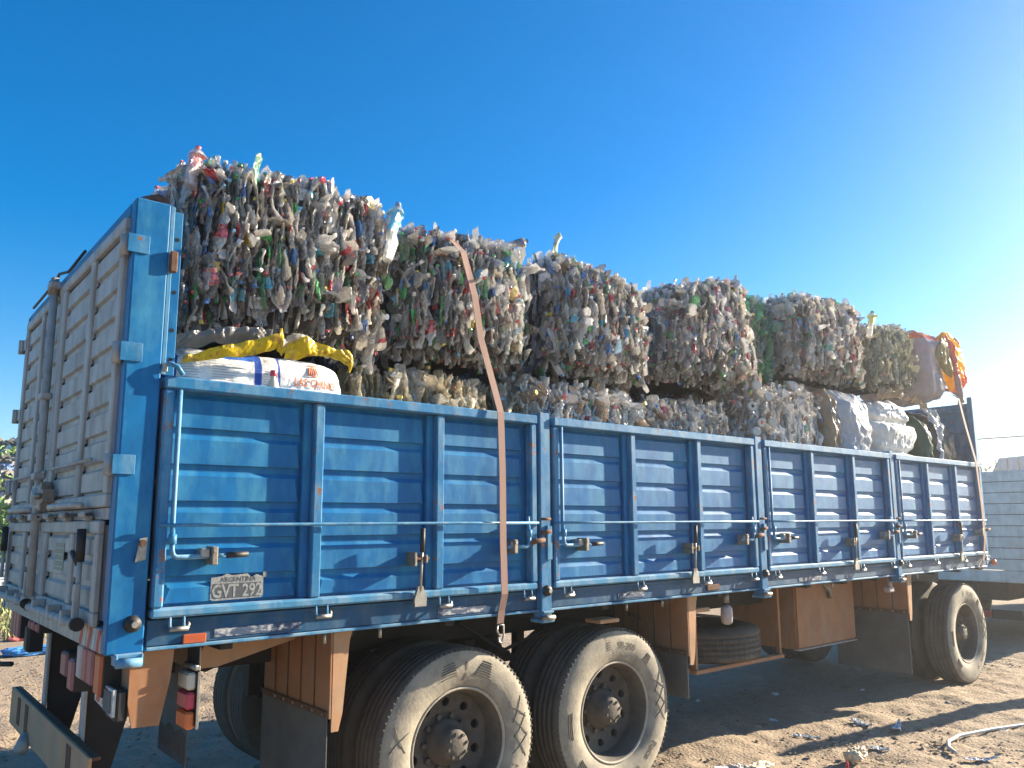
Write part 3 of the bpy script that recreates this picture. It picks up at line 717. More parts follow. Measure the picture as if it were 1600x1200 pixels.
# ---- wheels
def tyre_prof(R=.52, rb=.292, wd=.28):
    h = wd/2
    return [(rb, -h*.62), (rb+.012, -h*.74), (rb+.04, -h*.92), (rb+.10, -h*1.0), (R-.075, -h*.99), (R-.04, -h*.93), (R-.02, -h*.86), (R-.006, -h*.78),
            (R, -h*.66), (R, -h*.50), (R-.012, -h*.485), (R-.012, -h*.45), (R, -h*.435), (R, -h*.18), (R-.012, -h*.165), (R-.012, -h*.13), (R, -h*.115), (R, h*.115), (R-.012, h*.13), (R-.012, h*.165), (R, h*.18),
            (R, h*.435), (R-.012, h*.45), (R-.012, h*.485), (R, h*.5), (R, h*.66), (R-.02, h*.86), (R-.075, h*.99), (rb+.10, h), (rb+.04, h*.92), (rb, h*.62)]
def make_tyre(parent, c, style, flip=False):
    m = MB(); pr = tyre_prof()
    if flip: m.xf = Matrix.Translation(c) @ Matrix.Rotation(PI, 4, 'Z') @ Matrix.Translation(-Vector(c))
    m.lathe(pr, c, 'sidewall', 96, matfn=lambda i: 'sidewall' if (i < 6 or i > 25) else 'tread')
    cx, cy, cz = c; yf = cy-.141
    # shoulder notches
    for k in range(96):
        a = 2*PI*k/96; ca, sa = math.cos(a), math.sin(a)
        for rr, ww in ((.507, .006),):
            px, pz = cx+rr*ca, cz+rr*sa
            m.box((px-.005, cy-.125, pz-.005), (px+.005, cy-.112, pz+.005), 'tyremark', .001)
    def ring(r, wd_=.0018, y=yf, mat='tyremark', a0=0, a1=2*PI, n=72):
        pts = [(cx+r*math.cos(a0+(a1-a0)*k/n), y, cz+r*math.sin(a0+(a1-a0)*k/n)) for k in range(n+1)]
        m.tube(pts, wd_, mat, 4)
    def sw(r, a):
        y = -.14
        for (ra, ha), (rb_, hb) in zip(pr[:7], pr[1:8]):
            if ra <= r <= rb_: y = ha+(hb-ha)*(r-ra)/(rb_-ra)
        return (cx+r*math.cos(a), cy+y-.0022, cz+r*math.sin(a))
    def arc_text(s_, size, r, a_mid):
        text(m, s_, size, lambda x, z: sw(r+z, a_mid-x/r), 'tyremark', size*.02)
    def bars(a, n=5, r0=.385, ln=.3, dr=.013):
        for k in range(n):
            rr = r0+k*dr; aa = a-ln/2*(1-.06*k); bb = a+ln/2*(1-.12*k)
            m.tube([sw(rr, aa+(bb-aa)*q/8) for q in range(9)], .0028, 'tyremark', 4)
    def cross(a):
        for d in (-.14, .14):
            m.tube([sw(.36+(.1)*q/6, a+d*(q/6-.5)*2) for q in range(7)], .0019, 'tyremark', 4)
    if style == 0:
        for s_, a in ((1, 0), ):
            bars(PI/2+.23, 6); bars(PI/2-.36, 7, .38, .32)
            text(m, 'J', .1, lambda x, z: sw(.375+z, PI/2-.05-x/.4), 'tyremark', .002)
            for a in (.35, .12, -.12, 2.9, -2.6): cross(a)
            arc_text('19', .07, .37, -.45); arc_text('O', .05, .40, PI+.25)
    else:
        bars(PI/2+.18, 4, .40, .1, .014); arc_text('SR-200', .056, .395, PI/2-.22); bars(PI/2-.75, 5, .385, .16, .014)
        for a in (.35, .12, -.1): cross(a)
        bars(PI+.05, 3, .41, .38, .014); bars(PI+.75, 4, .40, .3, .014); arc_text('Race', .065, .385, -.75); arc_text('O', .05, .385, -1.15)
    return m.build('tyre', parent)
def make_rim(parent, c, out=True):
    m = MB(); cx, cy, cz = c; y0 = cy-.14
    # outer flange and barrel going inwards
    m.lathe([(.306, .045), (.312, .03), (.309, .022), (.302, .02), (.296, .03), (.288, .05), (.276, .075), (.27, .15)], (cx, y0, cz), 'rimedge', 64, matfn=lambda i: 'rimedge' if i < 4 else 'rim')
    yd = y0+.15
    # dish with hand holes
    nh = 10; prof_in, prof_out = .155, .268
    for s in range(nh):
        a0 = 2*PI*s/nh; am = a0+PI/nh; vs = []; fs = []; K = 16
        for k in range(K):
            t = 2*PI*k/K; hx = .026*math.cos(t)/.212; hr = .212+.024*math.sin(t)
            q = max(abs(math.cos(t)), abs(math.sin(t))); ox = (PI/nh)*math.cos(t)/q; orr = (prof_in+prof_out)/2+(prof_out-prof_in)/2*math.sin(t)/q
            for (da, r_) in ((hx, hr), (ox, orr)):
                yy = yd+.03*(1-(r_-prof_in)/(prof_out-prof_in))*1.0
                vs.append((cx+r_*math.cos(am+da), yy, cz+r_*math.sin(am+da)))
            vs.append((cx+hr*math.cos(am+hx), yd+.035, cz+hr*math.sin(am+hx)))
        for k in range(K):
            j = (k+1) % K; fs += [[3*k, 3*k+1, 3*j+1, 3*j], [3*k+2, 3*k, 3*j, 3*j+2]]
        m.add(vs, fs, 'rim')
    m.lathe([(.27, .15), (.268, .152)], (cx, y0, cz), 'rim', 64)
    m.lathe([(.155, .03), (.15, .034), (.085, .036)], (cx, yd, cz), 'rim', 48)
    m.lathe([(.27, .2), (.1, .2)], (cx, y0, cz), 'hole', 32)
    m.build('rim', parent, recalc=False)
    m = MB()
    m.lathe([(.125, .034), (.12, -.01), (.1, -.02), (.095, -.045), (.085, -.06), (.082, -.085), (.07, -.10), (.03, -.108), (0, -.108)], (cx, yd, cz), 'rim', 32)
    for k in range(10):
        a = 2*PI*k/10; p = (cx+.14*math.cos(a), yd+.01, cz+.14*math.sin(a)); m.cyl(p, (p[0], yd+.034, p[2]), .016, 'rim', 6)
    for k in range(8):
        a = 2*PI*k/8+.2; p = (cx+.062*math.cos(a), yd-.112, cz+.062*math.sin(a)); m.cyl(p, (p[0], yd-.09, p[2]), .009, 'rim', 6)
    m.build('hub', parent)
axles = [(1.82, 0), (3.04, 1), (8.503, 1)]
for ax, st in axles:
    for side in (0, 1):
        # outer wheel
        yc = .24 if side == 0 else WID-.24
        wE = empty('wheel', (ax, yc, .52), T)
        make_tyre(wE, (ax, yc, .52), st, flip=bool(side))
        if side == 0: make_rim(wE, (ax, yc, .52))
        yi = .57 if side == 0 else WID-.57
        wI = empty('inner_wheel', (ax, yi, .52), T)
        m = MB(); m.lathe(tyre_prof(), (ax, yi, .52), 'tread', 64); m.build('tyre', wI)
        m = MB(); m.lathe([(.3, -.09), (.27, -.08), (.26, .02), (.1, .05), (.1, .1)], (ax, yi, .52), 'rim', 32); m.build('rim', wI)
    m = MB(); m.tube([(ax, .4, .52), (ax, WID-.4, .52)], .07, 'dark', 12)
    for yy in (.78, 1.72):
        for k in range(5): m.box((ax-.5+.05*k, yy-.045, .60+.028*k), (ax+.5-.05*k, yy+.045, .626+.028*k), 'dark', .003)
        m.box((ax-.56, yy-.04, .62), (ax-.48, yy+.04, .97), 'dark'); m.box((ax+.48, yy-.04, .62), (ax+.56, yy+.04, .97), 'dark')
    m.build('axle', T)
# brake chambers, air tank
m = MB(); m.tube([(4.2, 1.42, .92), (4.9, 1.42, .92)], .13, 'dark', 16); m.build('air_tank', T)

# ---- mudguards with flaps
def mudguard(x, ya, yb, zb, label, zf):
    m = MB(); m.box((x, ya, zb), (x+.012, yb, ZB-.002), 'orange', .002)
    for k in range(1, 5): yy = ya+(yb-ya)*k/5; m.box((x-.006, yy-.004, zb+.01), (x-.0005, yy+.004, ZB-.01), 'rust', .001)
    m.prism([(x+.014, ya-.001, ZB-.004), (x+.115, ya-.001, ZB-.004), (x+.10, ya-.001, ZB-.05), (x+.07, ya-.001, zb+.02), (x+.05, ya-.001, zb-.06), (x+.014, ya-.001, zb-.06)], (0, .008, 0), 'tanplate')  # side flange in paler tan, sunlight put into its colour
    o = m.build('mudguard', T)
    m = MB(); m.box((x-.006, ya+.01, zf), (x+.006-.0065, yb, zb+.03), 'flap', .002); m.box((x-.012, ya+.01, zb+.005), (x-.0065, yb, zb+.035), 'rust', .002)
    for k in range(6): m.cyl((x-.016, ya+.04+k*.11, zb+.02), (x-.011, ya+.04+k*.11, zb+.02), .008, 'bolt', 6)
    m.build('mud_flap', o)
    return o
mudguard(1.0, .05, .82, .80, '', .33)
mudguard(3.70, .05, .80, .80, '', .52)
mudguard(7.03, .05, .80, .83, '', .28)
# fender arch hint over the rear wheels
m = MB(); m.prism([(.5, .30, 1.19), (.93, .30, 1.19), (.93, .30, 1.15), (.55, .30, 1.06), (.44, .30, 1.06)], (0, .4, 0), 'tanplate'); m.build('splash_plate', T)  # tan here includes the yellowish sunlight on the plate
# rear far flap with ribbed lower edge
m = MB(); m.box((.50, .52, .58), (.508, .95, 1.18), 'flap', .002)
for k in range(14): m.box((.492, .55+k*.028, .62), (.4995, .558+k*.028, .72+.015*math.sin(k)), 'flap', .001)
m.build('mud_flap', T)
# side light cluster hanging behind the wheel
m = MB(); m.box((.36, -.01, .88), (.368, .14, 1.2), 'black', .003); m.box((.345, -.014, 1.105), (.369, .124, 1.125), 'steel', .004); m.tube([(.35, -.012, 1.118), (.35, .122, 1.118)], .012, 'steel', 8)
m.box((.358, -.016, .87), (.37, -.0105, 1.10), 'steel', .002)
lc = m.build('light_cluster', T)
for k, mt in enumerate(('white_lens', 'red_lens', 'orange_lens')):
    z = 1.062-k*.079; m = MB(); m.box((.32, -.002, z-.035), (.3595, .128, z+.035), mt, .014); m.build('lens', lc)
# rear lamps
def lamp(y, z, w_, h, mt, x=.02, nm='rear_lamp'):
    m = MB(); m.box((x, y-w_/2, z-h/2), (x+.09, y+w_/2, z+h/2), mt, .01); m.box((x+.01, y-w_/2-.004, z-h/2-.004), (x+.088, y+w_/2+.004, z+h/2+.004), 'black', .006); return m.build(nm, T)
for y, mt in ((.56, 'dusty_white_lens'), (.46, 'dusty_red_lens'), (.36, 'dusty_red_lens')): lamp(y, 1.11, .085, .15, mt)
lamp(.22, 1.10, .1, .17, 'red_reflector'); lamp(.72, 1.03, .09, .14, 'dusty_red_lens'); lamp(1.28, 1.00, .13, .12, 'dusty_red_lens', .1)
for y in (2.42, 2.32, 2.22): lamp(y, 1.12, .085, .15, 'dusty_red_lens')
lamp(2.1, 1.05, .1, .15, 'black', .05)
for y in (1.72, 1.62, 1.50): lamp(y, 1.17, .05, .05, 'dusty_red_lens', .0)
# brown corner fender below the post and striped end box
m = MB(); m.prism([(.10, .03, ZB-.004), (.27, .03, ZB-.004), (.26, .03, 1.08), (.225, .03, .90), (.12, .03, .905), (.10, .03, 1.0)], (0, .01, 0), 'orange'); m.box((.105, .041, .95), (.112, .3, ZB-.006), 'orange', .002); m.build('corner_fender', T)
m = MB(); m.prism([(.045, .04, .955), (.045, .33, .98), (.045, .33, 1.06), (.045, .04, 1.06)], (.012, 0, 0), 'white_paint'); m.box((.058, .035, .93), (.10, .20, 1.055), 'black', .01)
for k in range(2): m.prism([(.0445, .30-k*.1, .985), (.0445, .25-k*.1, .98), (.0445, .22-k*.1, 1.055), (.0445, .27-k*.1, 1.055)], (-.001, 0, 0), 'red_paint')
m.box((.04, .06, .965), (.0445, .17, 1.05), 'flap', .002); m.build('striped_end_plate', T)
# underrun bumper on two bent brackets
def bracket(y):
    m = MB(); m.prism([(.12, y, 1.18), (.36, y, 1.18), (.36, y, 1.0), (.24, y, .54), (.13, y, .54), (.12, y, .9)], (0, .012, 0), 'dark')
    m.box((.103, y-.02, .54), (.119, y+.045, 1.204), 'greytube', .004); return m.build('bumper_bracket', T)
bracket(.80); bracket(1.72)
m = MB(); rr = Matrix.Rotation(.35, 3, 'Y')
m.box((.05, .38, .52), (.065, 2.4, .73), 'tanplate', .003); m.box((.066, .38, .715), (.10, 2.4, .73), 'rust', .003); m.box((.066, .38, .52), (.12, 2.4, .535), 'greytube', .003)
for y in (2.1, 1.85, .75): m.box((.047, y-.04, .56), (.0495, y+.05, .71), 'rust', .001)
m.tube([(.05, 1.8, .55), (.01, 1.72, .50)], .035, 'greytube', 10)
m.build('underrun_bumper', T)
m = MB(); m.tube([(-.05, 1.82, .95), (-.13, 2.05, .93)], .014, 'black', 8); m.build('rear_hook', T)
# tool box, carrier and spare
m = MB(); m.box((5.66, .42, .60), (6.68, 1.2, 1.20), 'orange', .006); m.box((5.67, .405, .615), (6.67, .4195, 1.195), 'orange', .008); m.box((5.66, .40, .59), (6.68, .45, .6), 'greytube', .003)
tb = m.build('tool_box', T)
m = MB(); m.tube([(6.1, .385, 1.15), (6.18, .37, 1.08), (6.2, .37, 1.02)], .016, 'steel', 8); m.box((6.18, .375, 1.01), (6.24, .404, 1.07), 'rust', .004); m.build('hasp', tb)
m = MB(); m.box((4.2, .38, .57), (5.40, .45, .60), 'orange', .004); m.box((4.2, 1.15, .57), (5.40, 1.22, .60), 'orange', .004); m.box((4.3, .451, .572), (4.37, 1.149, .598), 'orange', .002); m.box((5.1, .451, .572), (5.17, 1.149, .598), 'orange', .002)
for x in (4.22, 5.36): m.box((x, .40, .601), (x+.03, .44, 1.2), 'orange', .003)
m.build('spare_carrier', T)
m = MB(); pr = [(r, h) for r, h in tyre_prof(.50, .29, .27)]
m.lathe(pr, (4.78, .80, .738), 'tread', 72, 'Z'); m.lathe([(.29, .08), (.2, .06), (.19, .0), (.1, 0)], (4.78, .80, .738), 'rim', 32, 'Z')
for k in range(60):
    a = 2*PI*k/60
    for h in (-.075, -.02, .035): m.box((4.78+.5*math.cos(a)-.004, .80+.5*math.sin(a)-.004, .738+h-.02), (4.78+.5*math.cos(a)+.004, .80+.5*math.sin(a)+.004, .738+h+.02), 'tyremark', .001)
m.build('spare_tyre', None, (4.78, .80, .6), label='worn spare tyre lying flat in the orange carrier under the trailer', cat='tyre')
m = MB(); m.tube([(4.22, .10, 1.19), (4.22, .10, 1.12)], .022, 'steel', 8); m.lathe([(0, .05), (.03, .05), (.042, .03), (.045, -.02), (.04, -.07), (.02, -.085), (0, -.085)], (4.22, .10, 1.05), 'dusty_white_lens', 16, 'Z'); m.build('air_filter', T)
m = MB(); m.box((3.84, .12, 1.07), (4.05, .18, 1.10), 'tanplate', .004); m.build('support_arm', T)
m = MB(); m.tube([(6.75, .08, 1.19), (6.75, .08, 1.08)], .02, 'dusty_white_lens', 8); m.box((6.70, .06, 1.05), (6.8, .12, 1.1), 'dusty_white_lens', .01); m.box((6.85, .1, 1.13), (7.05, .16, 1.16), 'tanplate', .004); m.build('air_filter', T)
m = MB(); m.box((2.9, .11, 1.075), (3.08, .25, 1.10), 'tanplate', .004); m.build('support_arm', T)
for k, (pts_, r_) in enumerate((([(3.6, .5, 1.05), (3.9, .45, .95), (4.3, .5, 1.0), (4.9, .5, .92)], .012), ([(2.2, .7, 1.1), (2.5, .6, .9), (2.8, .55, 1.0), (3.3, .7, .95)], .012), ([(5.95, .6, 1.15), (6.3, .5, .95), (6.8, .5, 1.05), (7.0, .6, 1.1)], .012), ([(.3, .7, 1.12), (.6, .6, 1.0), (1.0, .9, 1.05)], .01))):
    m = MB(); P = [Vector(p) for p in pts_]; q_ = []
    for i in range(len(P)-1):
        for j in range(6): f_ = j/6; f_ = f_*f_*(3-2*f_); q_.append(P[i].lerp(P[i+1], f_))
    m.tube(q_+[P[-1]], r_, 'black', 6); m.build('air_line', T)
for x in (2.1, 2.75, 3.35, 8.1, 8.9):
    m = MB(); m.tube([(x, .62, .78), (x+.16, .62, .80)], .09, 'dark', 14); m.tube([(x+.16, .62, .80), (x+.28, .62, .82)], .02, 'steel', 8); m.build('brake_chamber', T)
# dolly turntable + drawbar at the front axle
m = MB(); m.lathe([(.35, 0), (.5, 0), (.5, .08), (.35, .08)], (8.5, WID/2, .92), 'dark', 32, 'Z'); m.box((8.1, .7, .8), (9.2, .8, .9), 'dark'); m.box((8.1, 1.75, .8), (9.2, 1.85, .9), 'dark')
m.prism([(9.2, .7, .8), (9.2, 1.85, .8), (11.3, 1.35, .7), (11.3, 1.2, .7)], (0, 0, .1), 'dark'); m.build('drawbar', T)

# ------------------------------------------------------------------ straps
def ribbon(name, pts, wd, mat, label, wdir=(1, 0, 0), cat='strap', hook=None, th=.004):
    W_ = Vector(wdir)*wd/2; vs = []; fs = []; P = [Vector(p) for p in pts]; m = MB()
    for i, p in enumerate(P):
        t = ((P[i+1] if i < len(P)-1 else p)-(P[i-1] if i else p)).normalized(); w_ = (W_-t*W_.dot(t)).normalized()*wd/2; nn = t.cross(w_).normalized()*th/2
        vs += [p-w_-nn, p+w_-nn, p+w_+nn, p-w_+nn]
    for i in range(len(P)-1):
        for k in range(4): a = 4*i+k; b = 4*i+(k+1) % 4; fs.append([a, b, b+4, a+4])
    m.add(vs, fs, mat)
    o = m.build(name, None, pts[-1], label=label, cat=cat, recalc=True)
    if hook:
        h = MB(); x, y, z = hook
        h.tube([(x-.02, y, z+.02), (x+.02, y, z+.02), (x+.022, y, z-.04), (x+.008, y-.003, z-.075), (x-.01, y-.004, z-.07), (x-.016, y, z-.045)], .006, 'steel', 8)
        h.tube([(x-.02, y, z+.02), (x-.024, y, z-.01), (x+.0, y+.005, z-.04)], .006, 'steel', 8); h.build('hook', o)
    return o
m_, t_, b_ = nodes('faded_strap'); v_ = coords(t_); wv = N(t_, 'ShaderNodeTexWave', Scale=40.); t_.links.new(v_, wv.inputs[0])
t_.links.new(mix(t_, wv.outputs['Fac'], (.36, .225, .175), (.25, .15, .12)), b_.inputs['Base Color']); b_.inputs['Roughness'].default_value = .8; M['strap'] = m_

# ------------------------------------------------------------------ bales
GU = 'bales of crushed bottles stacked on top of the load'; GL = 'bales in the lower row just above the side panels'
bale((.21, 1.30), (.20, 1.30), 2.60, 3.44, 3.46, .02, 'mixed', 'tallest nearest bale of crushed clear bottles with red and green caps, beside the rear post', GU, seed=1, sx=.029, size=.8)
bale((1.42, 2.36), (1.41, 2.37), 2.66, 3.40, 3.44, .08, 'mixed', 'bale of crushed bottles with the wide orange strap running down its face', GU, seed=2, size=.78)
bale((2.55, 3.50), (2.53, 3.44), 2.69, 3.50, 3.36, .06, 'mixed', 'bale of dusty mixed bottles just right of the strapped bale, blue bottles at its left', GU, seed=3, size=.72)
bale((3.72, 4.94), (3.70, 4.68), 2.79, 3.46, 3.74, .08, 'pink', 'pinkish brown bale whose top slopes up towards the green bottles', GU, seed=4, size=.75)
bale((5.03, 5.40), (4.78, 5.36), 2.90, 3.70, 3.62, .30, 'green', 'narrow bale of bright green bottles wedged between two clear bales', GU, seed=5, nind=50, size=.9)
bale((5.48, 6.74), (5.40, 6.70), 3.04, 3.74, 3.83, .10, 'pink', 'pale bale right of the green bottles with a yellow-labelled bottle sticking out', GU, seed=6, size=.75)
bale((6.86, 7.93), (6.84, 7.9), 3.07, 3.68, 3.78, .14, 'olive', 'grey olive bale with fine vertical ridges before the yellow sack', GU, seed=7, size=.68, nind=80)
bale((1.16, 2.12), (1.16, 2.10), 1.75, 2.56, 2.55, .15, 'oil', 'lower bale of yellowish oil bottles with yellow caps behind the side panel', GL, seed=8, nind=90, size=.9)
bale((2.14, 2.30), (2.14, 2.30), 1.75, 2.52, 2.54, .16, 'olive', 'thin grey green stack of bottles beside the strap in the lower row', GL, seed=9, nind=20, size=.8)
bale((2.34, 3.46), (2.32, 3.44), 1.75, 2.63, 2.59, .15, 'white', 'lower bale of crushed white milk bottles above the second side panel', GL, seed=10, nind=90)
bale((3.52, 4.50), (3.52, 4.50), 1.80, 2.59, 2.62, .17, 'whitemix', 'low flat bale of white and brown bottles under the pinkish bale', GL, seed=11, nind=80, size=.85)
bale((4.56, 5.92), (4.58, 5.90), 1.80, 2.84, 2.92, .15, 'whitemix', 'tall lower bale of whitish plastic with round white lids at its left', GL, seed=12, size=.85)

GB = 'bales standing in the hidden back row of the load'
for k, (a, b_, zt) in enumerate(((.2, 1.9, 3.1), (2.0, 3.6, 3.05), (3.7, 5.2, 3.1), (5.3, 6.9, 3.3), (7.0, 8.75, 3.3))):
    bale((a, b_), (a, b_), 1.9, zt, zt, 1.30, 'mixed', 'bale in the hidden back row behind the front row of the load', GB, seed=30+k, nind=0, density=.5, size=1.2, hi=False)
# ------------------------------------------------------------------ sacks and wrapped bundles
def colfn(V, F, fn):
    C = np.empty((len(F), 4)); ctr = V[F].mean(1)
    for i, c in enumerate(ctr): C[i] = (*fn(c), 1)
    return C
def sack(name, x, y, z, fn, mat, label, cat, n=36, exp=6, amp=.02, freq=4, fold=.01, seed=0, warp=None, group=None, parent=None):
    V, F, U = softbox(x, y, z, n, exp, amp, freq, fold, seed, warp)
    return np_mesh(name, V, F, colfn(V, F, fn), mat, True, ((x[0]+x[1])/2, (y[0]+y[1])/2, z[0]), parent, label=label, cat=cat, group=group), V
# white printed sack, nearest lower load
def wcol(c):
    x, y, z = c
    if abs(x-.578) < .016: return (.01, .08, .42)
    if abs(x-.684) < .006: return (.02, .08, .4)
    if x < .228: return (.01, .08, .4)
    if z > 2.468 and .36 < x < .6: return (.01, .12, .5)
    return (.78, .78, .76)
ws, wsV = sack('printed_sack', (.18, 1.06), (.03, 1.1), (1.9, 2.53), wcol, 'sack', 'white printed sack with blue bands and an orange crown, nearest the rear post', 'sack', 60, 7, .018, 3.5, .006, 3)
front = wsV[wsV[:, 1] < .45]
def onsack(x, z):
    d = (front[:, 0]-x)**2+(front[:, 2]-z)**2; k = np.argsort(d)[:6]; wgt = 1/(d[k]+1e-6)
    return (x, float((front[k, 1]*wgt).sum()/wgt.sum())-.006, z)
M['ink'] = plain('sack_ink', (.12, .13, .15), .7, bd=0); M['redink'] = plain('orange_ink', (.78, .27, .15), .7, bd=0)
m = MB(); text(m, 'LAS CHINAS', .056, lambda x, z: onsack(.872+x*.76, 2.375+z), 'redink', .0015)
for k in range(5):
    a = (k-2)*.32
    m.tube([onsack(.855+.02*(k-2)*.6, 2.437), onsack(.855+.042*math.sin(a)*.7, 2.467+.01*math.cos(a))], .003, 'redink', 5)
    px_ = onsack(.855+.042*math.sin(a)*.78, 2.476+.01*math.cos(a)); m.cyl(px_, (px_[0], px_[1]-.002, px_[2]), .0045, 'redink', 8)
m.tube([onsack(.825, 2.433), onsack(.855, 2.430), onsack(.885, 2.433)], .003, 'redink', 5)
m.build('crown_print', ws)
m = MB(); rr_ = random.Random(4)
for x0_, x1_ in ((.24, .35), (.365, .55), (.605, .675)):
    for k in range(11):
        z = 2.365+k*.012; L_ = (x1_-x0_)*rr_.uniform(.55, 1)
        m.tube([onsack(x0_+L_*q/6, z) for q in range(7)], .0008, 'ink', 4)
m.build('small_print', ws)
# yellow folded film on top of the sack
def strip(name, path, wfn, thick, mat, fn, label, cat, amp=.02, nseg=60, nw=10, seed=0, group=None):
    """crumpled sheet following a path: wfn(t)->(half width vector)"""
    V = []; P = [Vector(p) for p in path]
    for i in range(nseg+1):
        t = i/nseg*(len(P)-1); k = min(int(t), len(P)-2); p = P[k].lerp(P[k+1], t-k); wv_ = Vector(wfn(i/nseg))
        for j in range(nw+1):
            s_ = j/nw*2-1; q = p+wv_*s_; d = noise.noise(q*14+Vector((seed, 0, 0)))*amp+abs(noise.noise(q*30))*amp*.6
            V.append((q.x, q.y-d-.01*(1-s_*s_), q.z+d*.4))
    n1 = len(V); V += [(a, b+thick, c) for a, b, c in V]; F = []
    for i in range(nseg):
        for j in range(nw):
            a = i*(nw+1)+j; F.append([a, a+nw+1, a+nw+2, a+1]); F.append([a+n1, a+1+n1, a+nw+2+n1, a+nw+1+n1])
    for i in range(nseg):
        a = i*(nw+1); F.append([a, a+n1, a+nw+1+n1, a+nw+1]); b = a+nw; F.append([b, b+nw+1, b+nw+1+n1, b+n1])
    V = np.array(V); F = np.array(F)
    return np_mesh(name, V, F, colfn(V, F, fn), mat, False, path[0], None, label=label, cat=cat, group=group)
YL = (.78, .62, .02)
def ycol(c):
    n = noise.noise(Vector(c)*40); return (.55, .36, .06) if (n > .22 and abs(noise.noise(Vector((c[0]*9, 0, c[2]*60)))) < .25) else YL
strip('yellow_film', [(.22, .0, 2.425), (.33, -.02, 2.465), (.48, -.03, 2.505), (.60, -.04, 2.545), (.645, -.05, 2.57), (.67, -.04, 2.53)], lambda t: (0, -.012, .012+.024*math.sin(t*2.6)+(.02 if .75 < t < .95 else 0)), .003, 'film', ycol, 'yellow plastic film folded over the left of the printed sack', 'plastic film', .018, seed=1)
strip('yellow_film', [(.675, -.03, 2.52), (.78, -.04, 2.55), (.90, -.04, 2.545), (1.01, -.03, 2.525), (1.03, -.02, 2.50)], lambda t: (0, -.014, .036+.012*math.sin(t*9)), .003, 'film', ycol, 'yellow plastic film with brown print folded over the right of the printed sack', 'plastic film', .022, seed=2)
strip('clear_film', [(.20, .04, 2.51), (.35, .02, 2.555), (.5, -.0, 2.58), (.62, .0, 2.585)], lambda t: (0, -.01, .035), .003, 'film', lambda c: (.3, .3, .29), 'grey wrinkled film squeezed between the tallest bale and the sack', 'plastic film', .03, seed=3)
strip('clear_film', [(.655, -.045, 2.55), (.70, -.055, 2.585), (.77, -.045, 2.58), (.82, -.03, 2.56)], lambda t: (0, -.01, .022), .003, 'film', lambda c: (.6, .55, .45), 'pale brown film crumpled in the middle over the printed sack', 'plastic film', .02, seed=4)
# bottle neck with red cap before the sack
m = MB(); m.lathe([(.034, -.06), (.03, -.03), (.022, .0), (.011, .02), (.009, .035)], (.63, -.02, 2.372), M['white_lens'], 16, 'Z'); m.lathe([(.014, .026), (.0155, .03), (.0155, .05), (.014, .053), (0, .053)], (.63, -.02, 2.372), 'red_lens', 16, 'Z')
m.build('bottle', None, (.63, -.02, 2.30), label='bottle neck with a bright red cap poking up before the printed sack', cat='bottle')
# whole water bottle with blue label between the two nearest bales
def whole_bottle(name, c, ax, L, R, body, labelc, cap, label, prof=None, al=0.):
    n = 16; t = [0, .01, .03, .3, .32, .5, .72, .74, .8, .87, .92, .935, .94, .99, 1]; p = [.02, .8, 1, .98, .95, .97, .97, 1, .98, .75, .35, .3, .36, .36, .01]
    cl = [0, 0, 0, 0, 0, 0, 1, 1, 0, 0, 0, 0, 2, 2, 2][:14]
    cl = [0 if tt < .5 else (1 if tt < .76 else (0 if tt < .935 else 2)) for tt in t[:-1]]
    Ax = Vector(ax).normalized(); u = Ax.orthogonal().normalized(); w_ = Ax.cross(u); V = []
    for tt, pp in zip(t, p):
        for k in range(n):
            a = 2*PI*k/n; q = Vector(c)+Ax*(tt*L)+(u*math.cos(a)+w_*math.sin(a)*(.62 if tt < .8 else 1))*R*pp
            nv_ = noise.noise_vector(q*13)*R*.55*(1 if tt < .85 else .2)+noise.noise_vector(q*34)*R*.2*(1 if tt < .85 else 0); V.append(tuple(q+nv_))
    F = [[i*n+k, i*n+(k+1) % n, (i+1)*n+(k+1) % n, (i+1)*n+k] for i in range(len(t)-1) for k in range(n)]
    C = np.array([(*{0: body, 1: labelc, 2: cap}[cl[i]], al if cl[i] == 0 else 1) for i in range(len(t)-1) for k in range(n)])
    return np_mesh(name, np.array(V), np.array(F), C, 'pet', False, c, None, label=label, cat='bottle')
whole_bottle('water_bottle', (1.25, .02, 3.10), (.05, -.02, .35), .34, .045, (.62, .62, .58), (.08, .5, .75), (.03, .2, .55), 'whole clear water bottle with a light blue label between the two nearest bales')
whole_bottle('oil_bottle', (1.22, .03, 3.30), (-.12, .1, .2), .2, .045, (.7, .68, .6), (.75, .62, .05), (.05, .3, .1), 'bent bottle with a yellow label at the top corner of the tallest bale')
whole_bottle('water_bottle', (2.08, .1, 3.38), (.3, -.1, .12), .2, .036, (.75, .76, .75), (.3, .2, .15), (.02, .03, .05), 'clear bottle with a black cap lying on top of the strapped bale')
whole_bottle('oil_bottle', (6.72, .08, 3.50), (.03, -.05, .35), .26, .045, (.8, .8, .72), (.85, .75, .03), (.05, .3, .12), 'bottle with a yellow label sticking up at the right of the pale bale', al=.3)
whole_bottle('water_bottle', (.235, .07, 3.24), (.03, 0, .3), .22, .038, (.7, .62, .6), (.6, .25, .22), (.7, .1, .1), 'upright clear bottle at the top left corner of the tallest bale')
whole_bottle('green_bottle', (2.58, .14, 3.46), (.05, 0, .2), .16, .03, (.45, .5, .2), (.6, .62, .4), (.5, .55, .25), 'small olive bottle standing up on the third bale')
